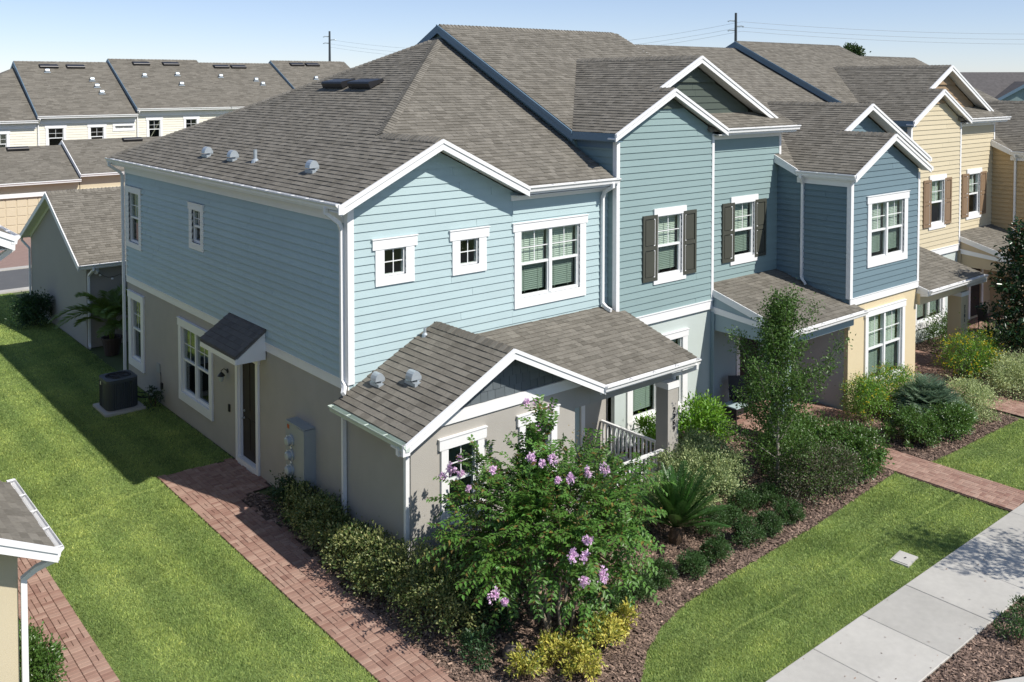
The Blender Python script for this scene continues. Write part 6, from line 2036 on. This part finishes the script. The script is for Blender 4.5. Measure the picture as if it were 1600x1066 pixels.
# -- bed right of the front walkway
shrub('flowering_bush', 'yellow flowering bush under the cream wall window, left end', 'bush', 14.25, -3.15, 0.75, 0.55, 1.15, 7500, 0.050, 0.022, L_LIME, 'yellow flowering bushes', seed=91, amp=0.25, flowers=(110, L_FLOWY, 0.028), mix=(0.4, L_VIB))
shrub('flowering_bush', 'yellow flowering bush under the cream wall window, right end', 'bush', 15.75, -3.15, 0.85, 0.55, 1.15, 8000, 0.050, 0.022, L_LIME, 'yellow flowering bushes', seed=92, amp=0.25, flowers=(220, L_FLOWY, 0.028), mix=(0.4, L_VIB))
shrub('glossy_hedge', 'low clipped glossy hedge in front of the silvery fan palm', 'hedge', 13.75, -4.75, 0.62, 0.55, 0.75, 6500, 0.062, 0.036, L_VIB, 'low hedge around the fan palm', seed=93, boxy=3, clump=0.7, amp=0.12)
shrub('glossy_hedge', 'low clipped glossy hedge along the right lawn edge', 'hedge', 15.05, -5.05, 0.85, 0.45, 0.72, 8000, 0.062, 0.036, L_VIB, 'low hedge around the fan palm', seed=94, boxy=3, clump=0.7, amp=0.12)
shrub('pale_hedge', 'pale cream mottled shrub right of the silvery fan palm', 'hedge', 16.85, -4.75, 0.75, 0.65, 0.85, 7000, 0.055, 0.030, L_PALE, 'pale variegated shrubs', seed=95, amp=0.25, mean=0.2)
shrub('flowering_bush', 'yellow flowering bush at the foot of the cream house number column', 'bush', 20.3, -3.35, 1.0, 0.8, 1.35, 8500, 0.055, 0.026, L_LIME, 'yellow flowering bushes', seed=96, amp=0.25, flowers=(380, L_FLOWY, 0.032), mix=(0.4, L_VIB))
shrub('pale_hedge', 'pale cream mottled shrub at the right edge beyond the second walkway', 'hedge', 20.0, -4.75, 1.1, 0.7, 0.95, 8000, 0.060, 0.032, L_PALE, 'pale variegated shrubs', seed=97, amp=0.25, mean=0.2)
shrub('green_bush', 'glossy bush behind the cream house porch column', 'bush', 23.2, -1.15, 0.9, 0.55, 1.15, 2600, 0.08, 0.04, L_VIB, seed=98, amp=0.25)
shrub('dark_shrub', 'dark shrub below the magnolia at the right edge', 'shrub', 23.6, -3.3, 1.2, 0.8, 0.9, 3000, 0.07, 0.036, L_DARK, seed=99)
shrub('dark_shrub', 'dark shrub beneath the porch chair beside the magnolia', 'shrub', 24.6, -2.3, 0.9, 0.6, 0.7, 1800, 0.07, 0.036, L_VIB, seed=100)

# -- left side and street
shrub('round_bush', 'large dark bush at the corner of the grey garage', 'bush', -0.62, 22.6, 0.62, 0.80, 1.10, 5000, 0.09, 0.045, L_DARK, seed=101, amp=0.28)
shrub('low_plant', 'low plant between the air conditioner and the house wall', 'plant', -0.28, 10.6, 0.25, 0.38, 0.55, 420, 0.07, 0.035, L_DARK, seed=102, mean=-.3)
shrub('clipped_hedge', 'green shrub against the sand coloured wall at the lower left corner', 'hedge', -6.02, -0.75, 0.28, 0.85, 0.62, 4200, 0.06, 0.034, L_VIB, seed=103)
shrub('clipped_shrub', 'small green shrub in the street mulch at the right edge', 'shrub', 6.75, -10.02, 0.26, 0.24, 0.40, 700, 0.05, 0.022, L_HOLLY, seed=104, mean=0.5)
shrub('clipped_shrub', 'small green shrub in the street mulch, cut by the right edge', 'shrub', 7.45, -9.95, 0.28, 0.26, 0.42, 700, 0.05, 0.022, L_HOLLY, seed=105, mean=0.7)


# -- fronds: sago palm, fan palm, areca palm
def frond(parent, base, dirn, L, droop, n, lw, ll, m, seed, name='frond', rach=0.008, tone0=0.0, vee=0.5):
    rng = np.random.default_rng(seed)
    d = V(dirn).normalized()
    h = V((d.x, d.y, 0)).normalized()
    side = h.cross(Z).normalized()
    pts = []
    for i in range(9):
        t = i / 8
        pts.append(V(base) + d * (L * t) - Z * (droop * L * t * t))
    mb = MB(); mb.tube(pts, rach, rach * 0.3, 4)
    P = np.array(pts)
    ts = np.linspace(0.12, 1.0, n)
    pos = np.stack([np.interp(ts, np.linspace(0, 1, 9), P[:, k]) for k in range(3)], 1)
    tang = unit(np.gradient(pos, axis=0))
    s = np.array(side)
    up = np.cross(s, tang); up *= np.sign(up[:, 2:3] + 1e-6)
    A, N, Q, LL = [], [], [], []
    prof = np.sin(np.pi * np.clip(ts * 0.86 + 0.12, 0, 1)) ** 0.6
    for sg in (-1, 1):
        a = s * sg * 0.85 + tang * 0.6 + up * vee * 0.5 + rng.normal(size=tang.shape) * 0.07
        A.append(a); N.append(up + s * -sg * 0.3); Q.append(pos); LL.append(ll * prof)
    A, N, Q, LL = np.concatenate(A), np.concatenate(N), np.concatenate(Q), np.concatenate(LL)
    v, f = leaf_arrays(Q, A, N, LL, np.full(len(Q), lw), 0.12)
    tone = np.repeat(np.clip(rng.normal(tone0, 0.25, len(Q)), -1.2, 1.5), 2)
    v2 = np.array(mb.v); fa = []
    for q in mb.f:
        for k in range(1, len(q) - 1):
            fa.append((q[0], q[k], q[k + 1]))
    f2 = np.array(fa) + len(v)
    fast(name, np.concatenate([v, v2]), np.concatenate([f, f2]), np.concatenate([tone, np.full(len(fa), tone0)]), m, parent)


t = thing('sago_palm', 'sago palm with stiff dark green fronds in the mulch bed beside the crape myrtle', 'palm', (5.05, -4.2, 0))
mb = MB(); mb.lathe((5.05, -4.2, 0), [(0.13, 0), (0.15, 0.15), (0.11, 0.30), (0, 0.36)], 10); mb.build('trunk', M_TWIG, t)
rr = random.Random(12)
for i in range(46):
    a = i * 2.39996 + rr.uniform(-.15, .15); e = math.radians(22 + 60 * (i / 45) ** 0.9)
    frond(t, (5.05, -4.2, 0.33), (math.cos(a) * math.cos(e), math.sin(a) * math.cos(e), math.sin(e)), rr.uniform(1.15, 1.5), rr.uniform(0.05, 0.22), 60, 0.016, 0.17, L_SAGO, 300 + i, tone0=rr.uniform(-.3, .4))

t = thing('fan_palm', 'silvery green fine leaved palm between the yellow bush and the low hedge', 'palm', (15.55, -4.25, 0))
mb = MB(); mb.lathe((15.55, -4.25, 0), [(0.10, 0), (0.12, 0.2), (0.08, 0.4), (0, 0.42)], 10); mb.build('trunk', M_TWIG, t)
for i in range(95):
    a = i * 2.39996; e = math.radians(6 + 78 * (i / 94))
    frond(t, (15.55, -4.25, 0.38), (math.cos(a) * math.cos(e), math.sin(a) * math.cos(e), math.sin(e)), rr.uniform(0.95, 1.3), rr.uniform(0.2, 0.6), 18, 0.016, 0.46, L_SILVER, 400 + i, tone0=rr.uniform(-.4, .4), vee=0.9)


def areca(x, y, label, seed, s, nfr):
    t = thing('potted_palm', label, 'palm', (x, y, 0), 'potted palms by the grey garage')
    mb = MB(); mb.lathe((x, y, 0), [(0.17 * s, 0), (0.25 * s, 0.42 * s), (0.27 * s, 0.42 * s), (0.27 * s, 0.47 * s), (0.23 * s, 0.47 * s), (0.22 * s, 0.40 * s), (0, 0.40 * s)], 16)
    mb.build('pot', pm('dark_clay_pot', (0.07, 0.05, 0.045), 0.6), t)
    rr = random.Random(seed)
    st = MB()
    for i in range(7):
        a = i * 0.9; st.tube([(x + 0.06 * math.cos(a), y + 0.06 * math.sin(a), 0.4 * s), (x + 0.14 * math.cos(a), y + 0.14 * math.sin(a), 1.1 * s)], 0.016, 0.010, 5)
    st.build('stem', L_PALM, t)
    for i in range(nfr):
        a = i * 2.39996 + rr.uniform(-.3, .3); e = math.radians(rr.uniform(28, 78))
        frond(t, (x + 0.1 * math.cos(a), y + 0.1 * math.sin(a), rr.uniform(0.7, 1.1) * s), (math.cos(a) * math.cos(e), math.sin(a) * math.cos(e), math.sin(e)), rr.uniform(1.25, 1.75) * s, rr.uniform(0.35, 0.65), 40, 0.03, 0.36 * s, L_PALM, seed * 50 + i, tone0=rr.uniform(-.4, .5))


areca(0.45, 16.75, 'arching feathery palm in a dark pot by the grey garage downspout', 3, 1.3, 22)
areca(1.0, 15.7, 'second palm in a dark pot tucked beside the house corner', 4, 1.1, 18)


# -- crape myrtle with lilac flowers
def crape_myrtle():
    rng = np.random.default_rng(77)
    t = thing('crape_myrtle', 'wide crape myrtle with lilac flower clusters and slim grey trunks before the porch wing', 'tree', (0.95, -5.15, 0))
    c = np.array([1.52, -4.62, 1.74]); R = np.array([1.80, 1.60, 0.98])
    # branch skeleton
    tops = []
    wood = MB()
    prim = []
    for i in range(5):
        a = i * 1.257 + 0.3
        b = V((0.95 + 0.13 * math.cos(a), -5.15 + 0.16 * math.sin(a), 0))
        m1 = V((0.95 + 0.32 * math.cos(a), -5.1 + 0.32 * math.sin(a), 0.75))
        e = V(c) + V((R[0] * 0.42 * math.cos(a), R[1] * 0.42 * math.sin(a), 0.1))
        wood.tube([b, b.lerp(m1, 0.5) + V((0.02, 0, 0)), m1, m1.lerp(e, 0.5), e], 0.042 if i < 3 else 0.028, 0.018, 7)
        prim += [m1.lerp(e, q) for q in (0.35, 0.6, 0.8, 1.0)]
    wood.build('trunk', M_BARK, t, smooth=True)
    # lumpy crown: cluster centres, twigs from each
    K = 92
    d = unit(rng.normal(size=(K, 3))); d[:, 2] = np.where(d[:, 2] < -0.6, -d[:, 2] * 0.5, d[:, 2])
    cl = c + d * R * rng.uniform(0.50, 1.0, (K, 1))
    extra = np.array([[0.15, -3.75, 2.2], [-0.25, -4.1, 1.85], [1.60, -3.95, 2.75], [1.72, -3.9, 3.1], [1.55, -4.1, 2.9],  [3.25, -4.5, 1.75], [3.45, -4.55, 2.0], [0.2, -4.9, 1.35], [0.05, -4.45, 1.6], [0.5, -3.7, 2.6]])
    la = rng.uniform(0, 6.28, 12)
    lowc = np.stack([1.05 + 0.75 * np.cos(la), -4.75 + 0.75 * np.sin(la), rng.uniform(0.75, 1.25, 12)], 1)
    cl = np.concatenate([cl, extra, lowc])
    br = MB(); tw = MB()
    PP = np.array(prim)
    pos, ax, nor, tn = [], [], [], []
    for k in range(len(cl)):
        p0 = PP[np.argmin(np.linalg.norm(PP - cl[k], axis=1))]
        mid = (p0 + cl[k]) / 2 + rng.normal(size=3) * 0.08
        br.tube([V(p0), V(mid), V(cl[k])], 0.013, 0.006, 5)
        out = unit((cl[k] - c)[None] / R)[0]
        kt = rng.uniform(-0.35, 0.35)
        for q in range(9):
            dr = unit((out * 0.9 + rng.normal(size=3) * 0.75 + [0, 0, 0.25])[None])[0]
            L = rng.uniform(0.34, 0.72)
            base = cl[k] + rng.normal(size=3) * 0.10
            ts = np.linspace(0.1, 1, 9)
            pts = base + dr * (L * ts[:, None]) + np.array([0, 0, -1]) * (0.22 * L * ts[:, None] ** 2)
            tw.tube([V(base), V(pts[4]), V(pts[8])], 0.004, 0.002, 3)
            tg = unit(np.gradient(pts, axis=0))
            s = unit(np.cross(tg, [0, 0, 1]) + 1e-6)
            for sg in (-1, 1):
                pos.append(pts); ax.append(s * sg * 0.9 + tg * 0.55 + rng.normal(size=tg.shape) * 0.15 + [0, 0, -0.12]); nor.append(np.cross(s, tg) + rng.normal(size=tg.shape) * 0.25 + [0, 0, 0.4])
                tn.append(np.full(len(pts), kt) + rng.normal(0, 0.35, len(pts)))
    br.build('branches', M_TWIG, t, kind='stuff'); tw.build('twigs', M_TWIG, t, kind='stuff')
    pos, ax, nor, tn = np.concatenate(pos), np.concatenate(ax), np.concatenate(nor), np.clip(np.concatenate(tn), -1.2, 1.8)
    n = len(pos)
    L = rng.uniform(0.075, 0.125, n)
    rust = rng.random(n) < 0.06
    g = ~rust
    leaf_mesh('foliage', pos[g], ax[g], nor[g], L[g], L[g] * 0.5, tn[g], L_MYRTLE, t, kind='stuff')
    leaf_mesh('foliage', pos[rust], ax[rust], nor[rust], L[rust], L[rust] * 0.45, tn[rust], L_MYRTLE2, t, kind='stuff')
    # flower clusters
    fl = FLOWERS
    for i, (x, y, z, s) in enumerate(fl):
        s *= 0.88
        m = int(130 * s / 0.16)
        lob = unit(rng.normal(size=(5, 3))) * 0.62
        q = lob[rng.integers(0, 5, m)] + rng.normal(size=(m, 3)) * 0.30
        p = np.array([x, y, z]) + q * [s * 0.52, s * 0.52, s * 0.64]
        v, f = leaf_arrays(p, q + rng.normal(size=q.shape) * 0.5, rng.normal(size=q.shape) + q, rng.uniform(0.03, 0.05, m), rng.uniform(0.03, 0.045, m), 0.3)
        fast('flower_cluster', v, f, np.repeat(np.clip(rng.normal(0.1, 0.5, m), -1, 1.4), 2), L_FLOWP, t)
    # spent brown seed heads
    m = 700
    ck = cl[rng.integers(0, len(cl), 24)] + np.array([0, 0, 0.32]) + unit(cl[rng.integers(0, len(cl), 24)] - c) * 0.25
    p = np.repeat(ck, m // 24, axis=0); p = p + rng.normal(size=p.shape) * [0.07, 0.07, 0.10]
    leaf_mesh('seed_heads', p, rng.normal(size=p.shape), rng.normal(size=p.shape), np.full(len(p), 0.035), np.full(len(p), 0.018), rng.uniform(-1, 1, len(p)), L_MYRTLE2, t, kind='stuff')


FLOWERS = [(0.33, -3.0, 2.42, 0.13), (0.14, -3.01, 2.33, 0.12), (0.54, -2.98, 2.52, 0.1), (0.43, -3.13, 2.34, 0.1), (0.94, -4.49, 2.89, 0.15), (0.96, -4.73, 2.89, 0.09), (1.19, -4.76, 2.92, 0.14), (0.42, -4.08, 2.72, 0.1), (1.41, -5.38, 2.84, 0.13), (1.72, -5.46, 2.81, 0.16), (-0.05, -4.01, 2.49, 0.09), (0.6, -6.19, 2.25, 0.13), (0.3, -6.14, 2.09, 0.14), (0.5, -6.27, 2.05, 0.13), (0.42, -6.31, 1.72, 0.14), (0.69, -6.43, 1.74, 0.18), (-0.43, -5.15, 1.3, 0.15), (-0.34, -5.31, 1.26, 0.1), (2.02, -3.1, 3.26, 0.1), (2.18, -3.23, 3.24, 0.12), (2.35, -3.41, 3.16, 0.1), (2.03, -3.46, 2.88, 0.09), (1.03, -5.35, 2.82, 0.11), (0.83, -5.27, 2.8, 0.1)]
crape_myrtle()


# -- young upright tree, magnolia, street tree
def tree(name, label, x, y, h, crown, n, L, W, m, bark, r0, seed, style='upright', mix=None, lean=0.0):
    rng = np.random.default_rng(seed)
    t = thing(name, label, 'tree', (x, y, 0))
    z0, z1, R = crown
    wd = MB()
    trunk = [V((x, y, 0)), V((x + 0.02, y + 0.01, h * 0.3)), V((x - 0.02 + lean * 0.5, y, h * 0.6)), V((x + lean, y + 0.02, h * 0.97))]
    wd.tube(trunk, r0, 0.012, 8)
    wd.build('trunk', bark, t, smooth=True)
    br = MB()
    pos, ax, nor, tn = [], [], [], []
    nb = 46 if style == 'upright' else 60
    for i in range(nb):
        u = (i + rng.random()) / nb
        zb = z0 + (h * 0.94 - z0) * u ** 0.95
        a = i * 2.39996 + rng.uniform(-.4, .4)
        if style == 'upright':
            R0 = R * (0.06 + 0.94 * (1 - u) ** 1.15) * rng.choice([0.55, 0.75, 0.9, 1.05]); e = math.radians(rng.uniform(32, 62) + 15 * u)
            Lb = R0 / math.cos(e)
            zb = zb - 0.15
        elif style == 'spread':
            R0 = R * math.sqrt(max(0.05, 1 - ((u - 0.4) / 0.62) ** 2)) * rng.uniform(0.6, 1.1); e = math.radians(rng.uniform(5, 40) + 30 * u)
            Lb = R0
        else:
            R0 = R * (1 - 0.75 * u) * rng.uniform(0.7, 1.1); e = math.radians(rng.uniform(15, 45))
            Lb = R0
        d = np.array([math.cos(a) * math.cos(e), math.sin(a) * math.cos(e), math.sin(e)])
        b = np.array([x, y, zb])
        tip = b + d * Lb
        br.tube([V(b), V((b + tip) / 2 + [0, 0, 0.04]), V(tip)], 0.011, 0.004, 5)
        k = int(n / nb * (1.5 - u))
        ts = rng.uniform(0.18, 1.05, k)
        p = b + d * (Lb * ts[:, None]) + rng.normal(size=(k, 3)) * (0.10 + 0.07 * (1 - ts[:, None]))
        pos.append(p)
        ax.append(d * 0.4 + rng.normal(size=(k, 3)) * 0.7)
        nor.append(rng.normal(size=(k, 3)) * 0.6 + [0, 0, 0.9])
        tn.append(rng.normal(rng.uniform(-.3, .3), 0.4, k))
    br.build('branches', bark, t, kind='stuff')
    pos, ax, nor, tn = np.concatenate(pos), np.concatenate(ax), np.concatenate(nor), np.clip(np.concatenate(tn), -1.2, 1.8)
    kk = rng.uniform(0.7, 1.25, len(pos))
    g = np.ones(len(pos), bool)
    if mix:
        g = rng.random(len(pos)) > mix[0]
        leaf_mesh('crown', pos[~g], ax[~g], nor[~g], (L * kk)[~g], (W * kk)[~g], tn[~g], mix[1], t, kind='stuff')
    leaf_mesh('crown', pos[g], ax[g], nor[g], (L * kk)[g], (W * kk)[g], tn[g], m, t, kind='stuff')
    return t


tree('young_tree', 'young slender tree with upright small leaved branches in the middle of the front bed', 8.55, -4.2, 4.75, (0.80, 4.7, 1.6), 20000, 0.065, 0.036, L_ELM, M_PALEBARK, 0.045, 5)
tree('magnolia', 'dark magnolia with large glossy leaves at the right edge', 22.0, -4.15, 5.0, (0.5, 4.9, 1.55), 5200, 0.17, 0.075, L_MAG, M_TWIG, 0.07, 6, style='cone', mix=(0.09, L_BROWN))
tree('street_tree', 'street tree outside the frame whose shade falls on the sidewalk', 10.6, -12.4, 5.6, (2.2, 5.5, 1.75), 3600, 0.09, 0.05, L_VIB, M_BARK, 0.08, 8, style='spread')


def far_tree(x, y, h, R, label):
    rng = np.random.default_rng(5)
    t = thing('tree', label, 'tree', (x, y, 0))
    mb = MB(); mb.tube([(x, y, 0), (x, y, h * 0.8)], 0.4, 0.15, 8); mb.build('trunk', M_BARK, t)
    c = unit(rng.normal(size=(16, 3))) * [R, R, h * 0.16] * rng.uniform(.3, 1, (16, 1)) + [x, y, h * 0.85]
    p = np.repeat(c, 110, axis=0); p = p + rng.normal(size=p.shape) * [R * .22, R * .22, R * .16]
    leaf_mesh('crown', p, rng.normal(size=p.shape), rng.normal(size=p.shape) + [0, 0, .6], np.full(len(p), .5), np.full(len(p), .35), rng.normal(0, .4, len(p)), L_TREE, t, kind='stuff')


far_tree(175.0, 90.2, 18.6, 2.3, 'dark treetop showing above the roof ridge right of the power pole')

# -- low woods all round the horizon
rng = np.random.default_rng(15)
n = 9000
a = rng.uniform(0, 2 * np.pi, n); r_ = rng.uniform(420, 520, n)
hh = 6.0 + 1.6 * np.sin(a * 23) + 1.2 * np.sin(a * 57 + 1)
p = np.stack([r_ * np.cos(a), r_ * np.sin(a), rng.random(n) ** 0.7 * hh], 1)
leaf_mesh('far_woods', p, rng.normal(size=(n, 3)) + [0, 0, .8], rng.normal(size=(n, 3)) + [0, 0, .8], rng.uniform(3, 6, n), rng.uniform(2.5, 5, n), rng.normal(0, .4, n), L_TREE, None, kind='stuff')
